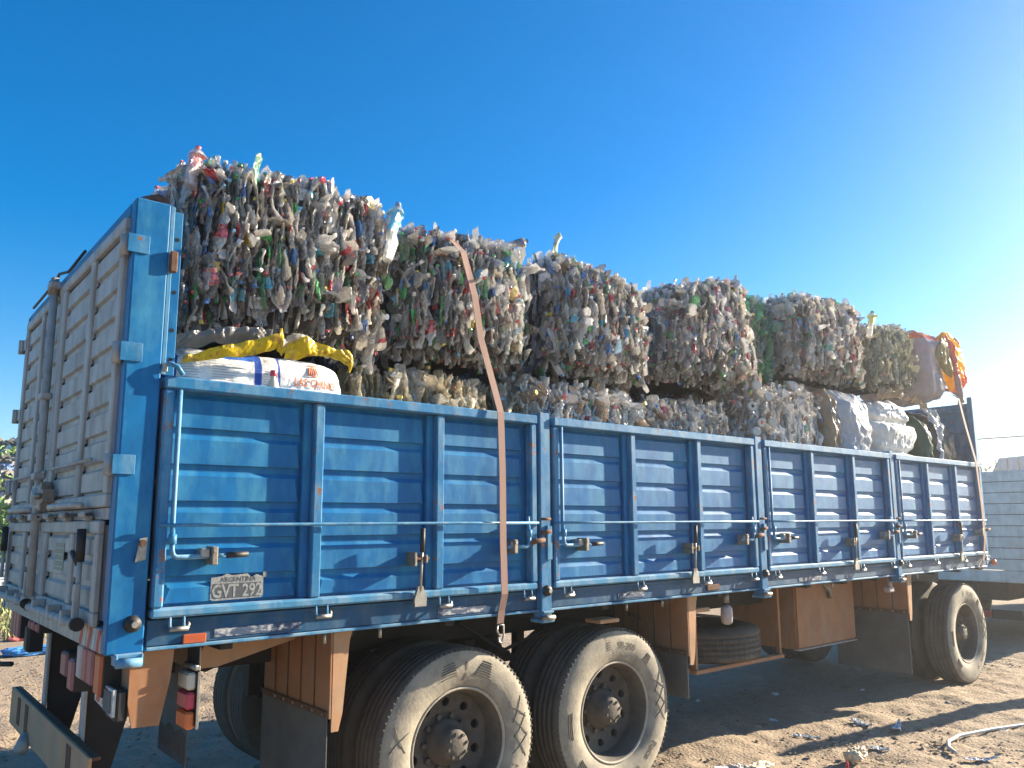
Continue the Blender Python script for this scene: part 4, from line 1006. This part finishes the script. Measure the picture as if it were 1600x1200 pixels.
# white sheet wrapped bundle, strapped bulk bag and others
white = lambda c: (.72, .74, .76)
def sheetwarp(P, U):
    P = P.copy(); P[:, 1] -= .08*(1-U[:, 2]**2)*(1-U[:, 0]**2); return P
sack('wrapped_bundle', (6.0, 6.66), (.10, 1.2), (1.85, 2.97), lambda c: (.62, .66, .72) if c[0] < 6.5 else (.5, .5, .52), 'film', 'bundle wrapped in shiny bluish white sheet in the lower row', 'bundle', 44, 5, .04, 4, .018, 5, sheetwarp)
sack('wrapped_bundle', (5.86, 6.06), (.08, 1.2), (1.85, 2.96), lambda c: (.45, .36, .26), 'film', 'thin brown plastic bundle left of the shiny white sheet', 'bundle', 24, 5, .05, 6, .03, 6)
def pinch(P, U):
    P = P.copy(); zz = P[:, 2]; k = np.zeros(len(P))
    for z0_ in (2.08, 2.40, 2.70): k += np.exp(-((zz-z0_)/.028)**2)
    s_ = 1-.07*k; cx_ = 7.22; P[:, 0] = cx_+(P[:, 0]-cx_)*s_; P[:, 1] = .65+(P[:, 1]-.65)*(1-.12*k); P[:, 1] -= .05*np.sin((zz-1.8)*9.8)**2*(U[:, 1] < 0); return P
sack('bulk_bag', (6.74, 7.70), (.10, 1.2), (1.8, 2.93), lambda c: (.62, .62, .60), 'sack', 'white bulk bag pinched by horizontal bands, flap of brown film on top', 'sack', 72, 4.5, .03, 4, .016, 7, pinch)
strip('brown_film', [(6.8, .1, 2.93), (7.1, .05, 2.97), (7.5, .06, 2.96), (7.85, .08, 2.88)], lambda t: (0, -.02, .045-.02*t), .004, 'film', lambda c: (.5, .4, .28), 'crumpled brownish film lying over the white bulk bag', 'plastic film', .05, seed=5)
sack('wrapped_bundle', (7.82, 8.08), (.12, 1.1), (1.8, 2.88), lambda c: (.04, .13, .08), 'film', 'dark green plastic bundle right of the white bulk bag', 'bundle', 22, 4, .04, 4, .02, 8)
strip('white_sheet', [(7.92, .08, 2.88), (8.02, .04, 2.7), (8.05, .05, 2.3)], lambda t: (.15*(1-t)+.02, 0, 0), .004, 'film', lambda c: (.6, .65, .7), 'pointed white sheet hanging over the dark green bundle', 'plastic sheet', .03, seed=6)
sack('wrapped_bundle', (8.14, 8.80), (.14, 1.3), (1.8, 2.95), lambda c: (.07, .07, .075), 'film', 'black film bundle in the front corner of the load', 'bundle', 26, 4, .04, 3, .025, 9)
sack('grey_sack', (7.95, 8.46), (.05, .9), (3.0, 3.80), lambda c: ((.75, .3, .08) if noise.noise(Vector(c)*18) > -.1 else (.7, .15, .12)) if c[2] > 3.69 else (.42, .42, .46), 'film', 'grey plastic sack with an orange top before the yellow sack', 'sack', 26, 4, .05, 4, .02, 10)
def rowsheet(name, rows, y0, puff, mat, fn, label, cat, seed=0, fold=.02, ns=16, nr=36, parent=None, thick=.004):
    """thin-walled crumpled sack or sheet: rows are (z, x left, x right) from top to bottom"""
    Z = np.array([r_[0] for r_ in rows])[::-1]; XL = np.array([r_[1] for r_ in rows])[::-1]; XR = np.array([r_[2] for r_ in rows])[::-1]
    V = []; W_ = []
    for i in range(nr+1):
        z = rows[0][0]+(rows[-1][0]-rows[0][0])*i/nr; xl = np.interp(z, Z, XL); xr = np.interp(z, Z, XR); wd = xr-xl
        xl += .012*noise.noise(Vector((seed, z*14, 0))); xr += .012*noise.noise(Vector((seed, z*14, 9)))
        for j in range(ns+1):
            q = j/ns*2-1; x = xl+(xr-xl)*j/ns; c_ = puff*math.sqrt(max(0, 1-q*q))*min(1, 5*min(i, nr-i)/nr+.15)
            f_ = fold*(noise.noise(Vector((x*11, z*3, seed)))+.6*noise.noise(Vector((x*30, z*8, seed+4))))
            V.append((x, y0-c_+f_, z)); W_.append((x, y0+c_+thick+f_, z))
    n1 = len(V); F = []
    for i in range(nr):
        for j in range(ns):
            a = i*(ns+1)+j; F.append([a, a+ns+1, a+ns+2, a+1]); F.append([a+n1, a+1+n1, a+ns+2+n1, a+ns+1+n1])
    for i in range(nr):
        a = i*(ns+1); F.append([a, a+n1, a+ns+1+n1, a+ns+1]); b = a+ns; F.append([b, b+ns+1, b+ns+1+n1, b+n1])
    for j in range(ns):
        F.append([j, j+1, j+1+n1, j+n1]); b = nr*(ns+1)+j; F.append([b, b+n1, b+1+n1, b+1])
    V = np.array(V+W_); F = np.array(F)
    o = np_mesh(name, V, F, colfn(V, F, fn), mat, False, (rows[-1][1], y0, rows[-1][0]), parent, label=label, cat=cat); return o, V
def yc(c):
    x, y_, z = c
    if z < 3.36+.05*math.sin(x*20) and x > 8.72-(3.36-z)*.2: return (.9, .22, .03)
    return (1., .68, .01) if x > 8.45+(3.83-z)*.2+.02*math.sin(z*25) else (.75, .40, .02)
ysk, yV = rowsheet('yellow_sack', [(3.84, 8.56, 8.70), (3.80, 8.46, 8.82), (3.75, 8.40, 8.88), (3.68, 8.38, 8.93), (3.54, 8.44, 8.95), (3.4, 8.55, 8.97), (3.25, 8.63, 8.95), (3.16, 8.66, 8.88)], .12, .09, 'film', yc, 'bright yellow and orange printed sack at the front end of the load', 'sack', 3, .035)
rowsheet('brownish_sack', [(3.72, 8.27, 8.35), (3.6, 8.17, 8.45), (3.49, 8.14, 8.5), (3.39, 8.25, 8.48), (3.28, 8.38, 8.46)], .03, .03, 'film', lambda c: (.42, .34, .12), 'dull yellow-brown scrap of sack left of the bright yellow sack', 'sack', 5, .03)
rowsheet('orange_film', [(3.76, 8.36, 8.42), (3.6, 8.42, 8.52), (3.45, 8.46, 8.58), (3.3, 8.48, 8.62), (3.1, 8.52, 8.64), (2.97, 8.53, 8.62)], .01, .02, 'film', lambda c: (.6, .2, .12) if c[2] > 3.3 else (.45, .32, .3), 'dusty red-orange film hanging under the yellow sack', 'plastic film', 7, .04)
yf_ = yV[:len(yV)//2]
def ony_(x, z):
    d = (yf_[:, 0]-x)**2+(yf_[:, 2]-z)**2; k = np.argsort(d)[:5]; wgt = 1/(d[k]+1e-6); return (x, float((yf_[k, 1]*wgt).sum()/wgt.sum())-.012, z)
m = MB(); text(m, 'Carne', .17, lambda x, z: ony_(8.80+z*.5+(.1-x)*-.12, 3.55-x*.62), 'redink', .006)
m.tube([ony_(8.72+.04*math.cos(a), 3.74+.035*math.sin(a)) for a in [2*PI*k/16 for k in range(16)]], .010, 'redink', 5, closed=True)
m.build('sack_print', ysk)
# scattered lids in the tall lower bale
rl = random.Random(3)
for k, (px_, pz_) in enumerate(((4.70, 2.80), (4.62, 2.62), (4.74, 2.50), (4.66, 2.42), (4.86, 2.72), (4.90, 2.52))):
    m = MB(); y_ = .07; ax_ = Vector((-.5, -1, rl.uniform(-.3, .3))).normalized(); c_ = Vector((px_, y_, pz_)); m.tube([c_, c_+ax_*.03, c_+ax_*.032, c_+ax_*.024], [.036, .036, .032, .028], 'white_paint', 16, smooth=False)
    if k in (1, 2): m.tube([c_+ax_*.02, c_+ax_*.035], .013, 'hole' if k == 1 else 'orange_lens', 10)
    m.build('round_lid', None, c_, label='round white plastic lid stuck in the face of the tall lower bale', cat='lid', group='white lids in the tall lower bale')

# straps over the load
ribbon('lashing_strap', [(1.66, 1.2, 3.38), (1.68, .6, 3.39), (1.70, .22, 3.385), (1.712, .10, 3.36), (1.735, .0, 3.25), (1.79, -.035, 3.0), (1.84, -.03, 2.75), (1.89, -.045, 2.57), (1.935, -.078, 2.36), (1.94, -.083, 2.33), (1.95, -.085, 2.0), (1.955, -.083, 1.6), (1.965, -.083, 1.33), (1.97, -.05, 1.24), (1.972, -.035, 1.17)], .045, 'strap', 'wide faded orange strap running down the second bale and first side panel', hook=(1.972, -.035, 1.14))
ribbon('lashing_strap', [(8.40, .5, 3.12), (8.47, .1, 3.14), (8.49, -.01, 3.05), (8.56, -.03, 2.75), (8.62, -.08, 2.35), (8.65, -.085, 1.9), (8.66, -.082, 1.5), (8.63, -.06, 1.28), (8.60, -.03, 1.2)], .05, 'strap', 'narrow orange strap hanging over the front end of the fourth side panel')

# ------------------------------------------------------------------ GROUND
m, t, b = nodes('dirt'); v = coords(t)
g1 = noise_mask(t, v, .5, .35, .7, 4); g2 = noise_mask(t, v, 9, .3, .72, 8, .7); g3 = noise_mask(t, v, 60, .35, .7, 4)
c = mix(t, g1, (.31, .23, .155), (.39, .30, .205)); c = mix(t, g2, c, (.23, .165, .105)); 
mm = N(t, 'ShaderNodeMath', operation='MULTIPLY'); t.links.new(g3, mm.inputs[0]); mm.inputs[1].default_value = .5
c = mix(t, mm.outputs[0], c, (.42, .33, .23)); t.links.new(c, b.inputs['Base Color']); b.inputs['Roughness'].default_value = .95
bump(t, b, v, 45, .02, .8, 8); M['dirt'] = m
def axis(lo, a, b_, hi, fine, n):
    o1 = a-np.geomspace(fine, a-lo, n)[::-1]; o2 = b_+np.geomspace(fine, hi-b_, n); return np.concatenate([o1, np.arange(a, b_, fine), o2])
gx = axis(-600, -1.5, 13, 900, .035, 30); gy = axis(-600, -1.6, 5.5, 900, .035, 30)
GX, GY = np.meshgrid(gx, gy, indexing='ij')
def sm(x, a, b_): q = np.clip((x-a)/(b_-a), 0, 1); return q*q*(3-2*q)
GZ = np.zeros_like(GX)
near = sm(GX, -3, -1.5)*(1-sm(GX, 13, 16))*sm(GY, -3, -1.6)*(1-sm(GY, 5.5, 9))
for f_, a_ in ((1.2, .02), (3.5, .012), (9, .008), (21, .005)):
    ph = rng.uniform(0, 6, (6, 3))
    for q in range(6):
        th = rng.uniform(0, PI); kx, ky = math.cos(th)*f_, math.sin(th)*f_
        GZ += a_/2.4*np.sin(kx*GX+ky*GY+ph[q, 0]+1.5*np.sin(ky*.7*GX-kx*.6*GY+ph[q, 1]))
GZ += rng.normal(0, .0035, GZ.shape)
GZ = GZ*near-.012
for ax, st in axles:   # tyre contact
    GZ = np.where((abs(GX-ax) < .3) & (GY > .05) & (GY < 2.5), np.minimum(GZ, -.002), GZ)
nx_, ny_ = GX.shape; ii = np.arange(nx_-1)[:, None]*ny_+np.arange(ny_-1)[None]
np_mesh('ground', np.stack([GX, GY, GZ], -1).reshape(-1, 3), np.stack([ii, ii+ny_, ii+ny_+1, ii+1], -1).reshape(-1, 4), None, 'dirt', True, kind='structure', label='dry rutted yellow brown dirt yard', )
# clods and pebbles
def scatter(name, n, region, smin, smax, mat, seed, label, zfn=lambda x, y: -.004, flat=.6, power=3):
    r = np.random.default_rng(seed)
    base = np.array([(0, 0, 1), (.9, 0, .3), (.28, .85, .3), (-.72, .53, .3), (-.72, -.53, .3), (.28, -.85, .3), (0, 0, -.4)], float)
    fc = np.array([(0, 1, 2), (0, 2, 3), (0, 3, 4), (0, 4, 5), (0, 5, 1), (6, 2, 1), (6, 3, 2), (6, 4, 3), (6, 5, 4), (6, 1, 5)])
    V = []; F = []
    for k in range(n):
        x = r.uniform(*region[0]); y = r.uniform(*region[1]); s = smin+(smax-smin)*r.random()**power
        vv = base*r.uniform(.6, 1.3, base.shape)*s*np.array([r.uniform(.7, 1.4), 1, flat]); a = r.uniform(0, 6.28)
        R_ = np.array([[math.cos(a), -math.sin(a), 0], [math.sin(a), math.cos(a), 0], [0, 0, 1]])
        V.append(vv@R_.T+np.array([x, y, zfn(x, y)])); F.append(fc+7*k)
    return np_mesh(name, np.concatenate(V), np.concatenate(F), None, mat, False, (region[0][0], region[1][0], 0), None, kind='stuff', label=label)
M['clod'] = plain('dirt_clod', (.36, .27, .18), .95, var=.5, scale=3, bd=.004)
scatter('dirt_clods', 9000, ((2.5, 14), (-2.0, 1.6)), .004, .022, 'clod', 1, 'small clods of dirt scattered over the yard', flat=.5, power=2.5)
scatter('dirt_clods', 700, ((3, 12), (-1.6, .6)), .015, .045, 'clod', 2, 'larger crumbled lumps of dirt beside the trailer', flat=.35, power=3)
scatter('dirt_clods', 6000, ((-1, 6), (2.0, 9)), .006, .03, 'clod', 3, 'dirt crumbs on the far side of the trailer', flat=.5, power=2.5)

# litter
def litter(k, loc, s, col, label, rot=0., al=.8, flatten=True, cat='litter'):
    V, F, cls = HI[k]; Rm = np.array([[math.cos(rot), 0, math.sin(rot)], [math.sin(rot), 0, -math.cos(rot)], [0, 1, 0]])
    C = np.zeros((len(F), 4)); C[:] = (*col, al); P = (V*s)@Rm.T; P[:, 2] -= P[:, 2].min()-.0; P += np.array(loc)
    return np_mesh('crushed_bottle', P, F, C, 'pet', False, loc, None, label=label, cat=cat)
GLT = [((5.25, .13), .8, 'flattened white bottle half in the tip of the shadow stripe', .3), ((5.95, .02), .9, 'pale oval scrap at the far edge of the shadow stripe', -.4), ((6.05, -.22), 1.05, 'crumpled pale blue bottle inside the shadow stripe', 1.9), ((7.35, -.2), .7, 'small white bottle inside the shadow stripe near the wheel', .5), ((5.35, -.42), .7, 'white scrap behind the pale cardboard lump', .2), ((4.72, .62), .6, 'white scrap on the edge of the trailer shadow', .2), ((5.62, -1.02), .9, 'white crushed bottle nearest the coiled hose', .9), ((4.55, .5), .5, 'small grey scrap in the shade behind the second wheel', 1.), ((6.6, -.85), .6, 'white bottle lying inside the hose loop', -1.)]
for k, ((x, y), s, lb, ro) in enumerate(GLT): litter(k+3, (x, y, -.005), s, (.72, .76, .8), lb, ro)
rg = np.random.default_rng(12)
for k in range(22):
    x = rg.uniform(3.9, 11); y = rg.uniform(-1.5, .35) if k % 3 else rg.uniform(.4, 1.6)
    V, F = cube_sphere(3, 3); V = (V+rg.normal(0, .22, V.shape))*np.array([rg.uniform(.02, .055), rg.uniform(.012, .03), rg.uniform(.004, .014)]); a = rg.uniform(0, 6); V = V@np.array([[math.cos(a), math.sin(a), 0], [-math.sin(a), math.cos(a), 0], [0, 0, 1]])+np.array([x, y, .0])
    np_mesh('pale_scrap', V, F, np.tile((*np.array([(.7, .7, .7), (.6, .55, .45), (.66, .7, .76)][k % 3]), 1), (len(F), 1)), 'sack', False, (x, y, 0), None, label='small pale scrap of plastic or paper trodden into the dirt beside the trailer', cat='scrap', group='small pale scraps scattered over the dirt')
def lump(loc, size, col, label, seed, cat='litter', name='cardboard_lump'):
    V, F, U = softbox((loc[0]-size[0]/2, loc[0]+size[0]/2), (loc[1]-size[1]/2, loc[1]+size[1]/2), (loc[2], loc[2]+size[2]), 8, 3.5, .3*size[2], 14, .25*size[2], seed)
    np_mesh(name, V, F, colfn(V, F, lambda c: col), 'sack', False, loc, None, label=label, cat=cat)
lump((4.98, -.42, -.01), (.2, .11, .075), (.66, .52, .34), 'pale tan lump of cardboard in the sunlit dirt', 1)
lump((4.25, -.1, -.012), (.26, .1, .05), (.6, .5, .36), 'crumpled straw coloured rag at the tip of the shadow stripe', 2, name='rag')
lump((4.12, -.02, -.012), (.12, .1, .05), (.55, .5, .42), 'small pale rag beside the straw coloured one', 4, name='rag')
lump((4.62, -.56, -.01), (.10, .04, .012), (.7, .05, .06), 'bright red plastic scrap at the bottom of the yard', 3, name='plastic_scrap')
m = MB(); m.tube([(4.65, -.53, 0), (4.66, -.53, .05), (4.645, -.53, .07)], [.012, .009, .006], 'red_lens', 6); m.build('plastic_scrap', None, (4.65, -.53, 0), label='pinkish red plastic strip standing up from the dirt', cat='litter')
m = MB(); P_ = [(5.62, -.86, .01), (5.72, -.77, .012), (5.88, -.70, .015), (6.1, -.69, .02), (6.5, -.78, .02), (7.0, -.93, .015), (7.8, -1.2, .012)]
pts = []
for i in range(len(P_)-1):
    for q in range(6): pts.append(Vector(P_[i]).lerp(Vector(P_[i+1]), q/6))
m.tube([(p.x, p.y, p.z+.004) for p in pts], .014, 'white_paint', 8); m.build('hose', None, P_[0], label='dirty white hose curling over the dirt at the right edge', cat='hose')

# unseen stand-in post, added and tapered to cast the shadow stripe in the yard
m = MB(); m.tube([(10.5, -1.15, -.05), (10.5, -1.15, .5), (10.51, -1.15, 1.6), (10.52, -1.15, 2.0), (10.52, -1.15, 2.14)], [.16, .15, .13, .10, .05], 'rust', 14); m.build('shadow_caster_post', None, (10.5, -1.15, 0), label='unseen stand-in post added to cast the dark shadow stripe across the yard', cat='post')

# ------------------------------------------------------------------ white lorry in front
L = empty('white_lorry', (11.5, 0, 0), label='white board-sided lorry parked ahead of the blue trailer at the right edge', cat='lorry')
M['offwhite'] = painted('offwhite_boards', (.66, .67, .66), (.3, .28, .25), dustamt=.5, rustamt=.05, rough=.6)
m = MB()
for k in range(9): z = 1.03+k*.152; m.box((11.5, .0, z), (11.56, 2.55, z+.144), 'offwhite', .006)
m.box((11.53, .01, 1.03), (11.57, 2.54, 2.39), 'dark', .002); m.build('rear_boards', L)
m = MB()
for k in range(9): z = 1.03+k*.152; m.box((11.575, .0, z), (18, .05, z+.144), 'offwhite', .006); m.box((11.575, 2.5, z), (18, 2.55, z+.144), 'offwhite', .006)
m.build('side_boards', L)
m = MB(); m.box((11.5, .02, .86), (18, 2.53, 1.02), 'offwhite', .01); m.box((11.7, .8, .6), (20, 1.75, .85), 'dark', .01); m.build('chassis', L)
m = MB(); m.box((11.42, .95, .39), (11.5, 2.4, .47), 'red_paint', .006); m.build('rear_bar', L)
m = MB(); m.box((11.44, .55, .37), (11.5, .94, .49), 'dark', .006); m.build('bar_end', L)
for y_ in (1.1, 2.0): m = MB(); m.box((11.46, y_, .471), (11.5, y_+.06, .86), 'dark'); m.build('bar_bracket', L)
for x in (13.0, 14.3, 19.2):
    for y in (.3, 2.25):
        wE = empty('wheel', (x, y, .52), L); mm_ = MB(); mm_.lathe(tyre_prof(), (x, y, .52), 'tread', 40); mm_.build('tyre', wE); mm_ = MB(); mm_.lathe([(.3, -.08), (.26, -.07), (.2, .0), (.0, 0)], (x, y, .52), 'rim', 24); mm_.build('rim', wE)
m = MB(); m.box((18.2, .05, .7), (20.2, 2.5, 2.9), 'offwhite', .12); m.build('cab', L)
# far shed and bush at the right, wires
m = MB(); m.box((33, 3.0, 0), (45, 8.4, 3.5), 'offwhite', .05)
m.prism([(32.8, 2.8, 3.5), (32.8, 8.3, 3.5), (32.8, 8.0, 4.05), (32.8, 2.8, 4.3)], (12.4, 0, 0), 'bluelight'); sh = m.build('shed', None, (39, 5.7, 0), label='pale blue-white shed roof far behind the white lorry', cat='shed')
m = MB()
for k in range(14): m.box((32.76, 2.9+k*.4, 3.52), (32.8, 2.93+k*.4, 4.0), 'dark', .002)
m.build('roof_ribs', sh)
def wire(name, a, b_, sag, r, label):
    pts = []
    for k in range(25):
        q = k/24; p = Vector(a).lerp(Vector(b_), q); p.z -= sag*4*q*(1-q); pts.append(p)
    m = MB(); m.tube(pts, r, 'black', 5); m.build(name, None, a, label=label, cat='cable')
wire('overhead_cable', (40, 28, 6.0), (27, -6, 4.35), .25, .03, 'dark overhead cable crossing the bright sky at the right')
wire('overhead_cable', (41, 28, 5.6), (28, -6, 3.75), .25, .008, 'thin lower overhead cable near the roof of the far shed')

# leaf clumps
M['leaf'] = attr_mat('leaf', .6, 30, .002, .0)
def leaves(name, c, rx, ry, rz, n, s, cols, seed, parent=None, hollow=.35, **kw):
    r = np.random.default_rng(seed); blobs = r.normal(0, .55, (14, 3)); V = []; F = []; C = []
    for k in range(n):
        b_ = blobs[r.integers(14)]; p = b_+r.normal(0, .26, 3); p = p*np.array([rx, ry, rz])+np.array(c)
        a, d = r.normal(size=3), r.normal(size=3); a /= np.linalg.norm(a); d -= a*(d@a); d /= np.linalg.norm(d); q = s*r.uniform(.5, 1.2)
        V += [p-a*q, p-d*q*.4, p+a*q, p+d*q*.4]; F.append([4*k, 4*k+1, 4*k+2, 4*k+3]); cc = np.array(cols[r.integers(len(cols))])*r.uniform(.7, 1.3); C.append((*cc, 1))
    return np_mesh(name, np.array(V), np.array(F), np.array(C), 'leaf', False, c, parent, **kw)
def tree(name, x, y, h, rw, seed, label, cols, s=.12, n=6000, cat='tree'):
    root = empty(name, (x, y, 0), label=label, cat=cat)
    m = MB(); m.tube([(x, y, -.1), (x+.05, y, h*.3), (x-.05, y+.05, h*.6), (x, y, h*.85)], [.16, .12, .08, .03], 'rust', 8)
    for k in range(5): a = k*1.3; m.tube([(x, y, h*(.35+.08*k)), (x+rw*.5*math.cos(a), y+rw*.5*math.sin(a), h*(.6+.06*k))], [.05, .015], 'rust', 6)
    m.build('trunk', root); leaves('crown', (x, y, h*.62), rw*.75, rw*.75, h*.3, n, s, cols, seed, root); return root
tree('bush', 26.6, 5.75, 3.5, 1.3, 1, 'sunlit pale bush beyond the white lorry', [(.3, .26, .14), (.22, .22, .1), (.4, .34, .22)], .1, 4000, 'bush')

# ------------------------------------------------------------------ rubbish heap and greenery behind, left
def heapz(x, y):
    return 4.9*math.exp(-((x-4)/11)**2)*min(1, max(0, (y-25)/8))*(1-min(1, max(0, (y-40)/12)))
hx = np.linspace(-22, 30, 90); hy = np.linspace(24.5, 52, 50); HX, HY = np.meshgrid(hx, hy, indexing='ij')
HZ = np.array([[heapz(a, b_)+(.5*noise.noise(Vector((a*.7, b_*.7, 0)))+.25*noise.noise(Vector((a*2, b_*2, 3))))*min(1, heapz(a, b_)) -.05 for b_ in hy] for a in hx])
ii = np.arange(89)[:, None]*50+np.arange(49)[None]
np_mesh('rubbish_heap', np.stack([HX, HY, HZ], -1).reshape(-1, 3), np.stack([ii, ii+50, ii+51, ii+1], -1).reshape(-1, 4), None, 'dirt', True, (4, 36, 0), None, kind='structure', label='high bank of earth and rubbish far behind the trailer')
def debris(n, seed):
    r = np.random.default_rng(seed); V = []; F = []; C = []; k = 0
    cols = [(.6, .6, .6), (.3, .27, .22), (.12, .1, .08), (.08, .08, .08), (.5, .45, .35), (.1, .2, .4), (.2, .17, .13), (.05, .05, .04), (.7, .7, .7)]
    while k < n:
        x = r.uniform(-4, 12); y = r.uniform(26, 38); z = heapz(x, y)+(.5*noise.noise(Vector((x*.7, y*.7, 0)))+.25*noise.noise(Vector((x*2, y*2, 3))))*min(1, heapz(x, y))
        a, d = r.normal(size=3), r.normal(size=3); a /= np.linalg.norm(a); d -= a*(d@a); d /= np.linalg.norm(d); q = r.uniform(.05, .28); p = np.array([x, y, z+.05])
        e = np.cross(a, d)*q*.5
        o = 8*k; V += [p-a*q-d*q*.5-e, p+a*q-d*q*.6-e, p+a*q*.8+d*q*.5-e, p-a*q+d*q*.4-e, p-a*q-d*q*.5+e, p+a*q-d*q*.6+e, p+a*q*.8+d*q*.5+e, p-a*q+d*q*.4+e]
        F += [[o, o+3, o+2, o+1], [o+4, o+5, o+6, o+7], [o, o+1, o+5, o+4], [o+1, o+2, o+6, o+5], [o+2, o+3, o+7, o+6], [o+3, o, o+4, o+7]]
        c = np.array(cols[r.integers(len(cols))])*r.uniform(.6, 1.2); C += [(*c, 1)]*6; k += 1
    np_mesh('heap_debris', np.array(V), np.array(F), np.array(C), 'sack', False, (4, 30, 0), None, kind='stuff', label='mixed rubbish and rubble covering the high bank')
debris(7000, 5)
GR = [(.10, .22, .03), (.16, .28, .05), (.07, .15, .03), (.2, .3, .08)]
for k, (x, y, zz, rx, rz) in enumerate(((1.5, 26.2, .9, 2.2, .8), (4.6, 26.5, 1.2, 1.8, 1.0), (7.5, 26.8, 1.0, 2, .9), (-1.6, 26.6, .9, 2., .8))):
    rt_ = empty('bush', (x, y, 0), label=['bright green bush low in front of the rubbish bank, behind the trailer corner', 'taller green bush at the foot of the rubbish bank', 'green bush at the right foot of the rubbish bank', 'green bush at the left foot of the rubbish bank'][k], cat='bush', group='bushes along the foot of the bank')
    m = MB(); 
    for q in range(5): m.tube([(x+q*.1-.2, y, 0), (x+(q-2)*.5, y+.1*q, zz*1.1)], [.04, .012], 'rust', 5)
    m.build('stem', rt_); leaves('foliage', (x, y, zz), rx, 1., rz, 5000, .13, GR, 20+k, rt_)
leaves('heap_weeds', (4, 33, 4.6), 8, 2.4, .35, 3500, .16, GR, 40, None, kind='stuff', label='weeds growing on top of the rubbish bank')
leaves('heap_weeds', (4, 30.0, 2.9), 8, 1.4, .5, 2500, .14, GR, 41, None, kind='stuff', label='weeds growing half way up the rubbish bank')
# grass verge
r = np.random.default_rng(9); V = []; F = []; C = []
for k in range(26000):
    x = r.uniform(-8, 9); y = 11+13.5*r.random(); h = r.uniform(.05, .16); a = r.uniform(0, 6.28); wd = .012+.0006*y; dx, dy = math.cos(a)*wd, math.sin(a)*wd; lx, ly = r.normal(0, .05, 2)
    V += [(x-dx, y-dy, -.02), (x+dx, y+dy, -.02), (x+lx+dx*.3, y+ly+dy*.3, h), (x+lx-dx*.3, y+ly-dy*.3, h)]; F.append([4*k, 4*k+1, 4*k+2, 4*k+3]); C.append((*(np.array([(.17, .22, .06), (.25, .27, .1), (.3, .27, .13)][r.integers(3)])*r.uniform(.8, 1.2)), 1))
np_mesh('grass', np.array(V), np.array(F), np.array(C), 'leaf', False, (0, 15, 0), None, kind='stuff', label='thin yellow green grass verge behind the yard')
lump((1.35, 9.3, -.01), (.8, .35, .1), (.05, .25, .6), 'crumpled bright blue sheet on the ground behind the trailer', 7, name='blue_sheet')
lump((2.1, 9.8, -.01), (1.0, .3, .08), (.2, .25, .3), 'dull grey blue sheet beside the bright blue one', 8, name='grey_sheet')
lump((1.9, 12.5, -.01), (.35, .3, .14), (.75, .76, .78), 'white plastic bag lying in the grass behind the trailer', 9, name='plastic_bag')
lump((3.0, 23.0, -.01), (2.4, .7, .6), (.7, .73, .76), 'pile of white bags at the foot of the bank', 11, name='bag_pile')
lump((1.4, 11.0, -.01), (.35, .3, .05), (.65, .15, .13), 'faded red scrap lying on the verge', 10, name='red_scrap')

# ------------------------------------------------------------------ scattering air added to imitate the veil of sun flare
m = bpy.data.materials.new('flare_veil_air'); m.use_nodes = True; t = m.node_tree; t.nodes.clear()
pv = N(t, 'ShaderNodeVolumePrincipled'); pv.inputs['Color'].default_value = (.95, .95, .97, 1); pv.inputs['Density'].default_value = .0033; pv.inputs['Anisotropy'].default_value = .75
mo = N(t, 'ShaderNodeOutputMaterial'); t.links.new(pv.outputs[0], mo.inputs['Volume'])
hz = MB(); hz.v = [(x, y, z) for x in (-620, 920) for y in (-620, 920) for z in (-1.05, 7.5)]
hz.f = [[0, 1, 3, 2], [4, 6, 7, 5], [0, 4, 5, 1], [2, 3, 7, 6], [0, 2, 6, 4], [1, 5, 7, 3]]; hz.m = [0]*6; hz.sm = [False]*6; hz.mats = [m]
hz.build('flare_veil', None, (0, 0, 0), kind='stuff', label='thin scattering air added over the yard to imitate sun flare')
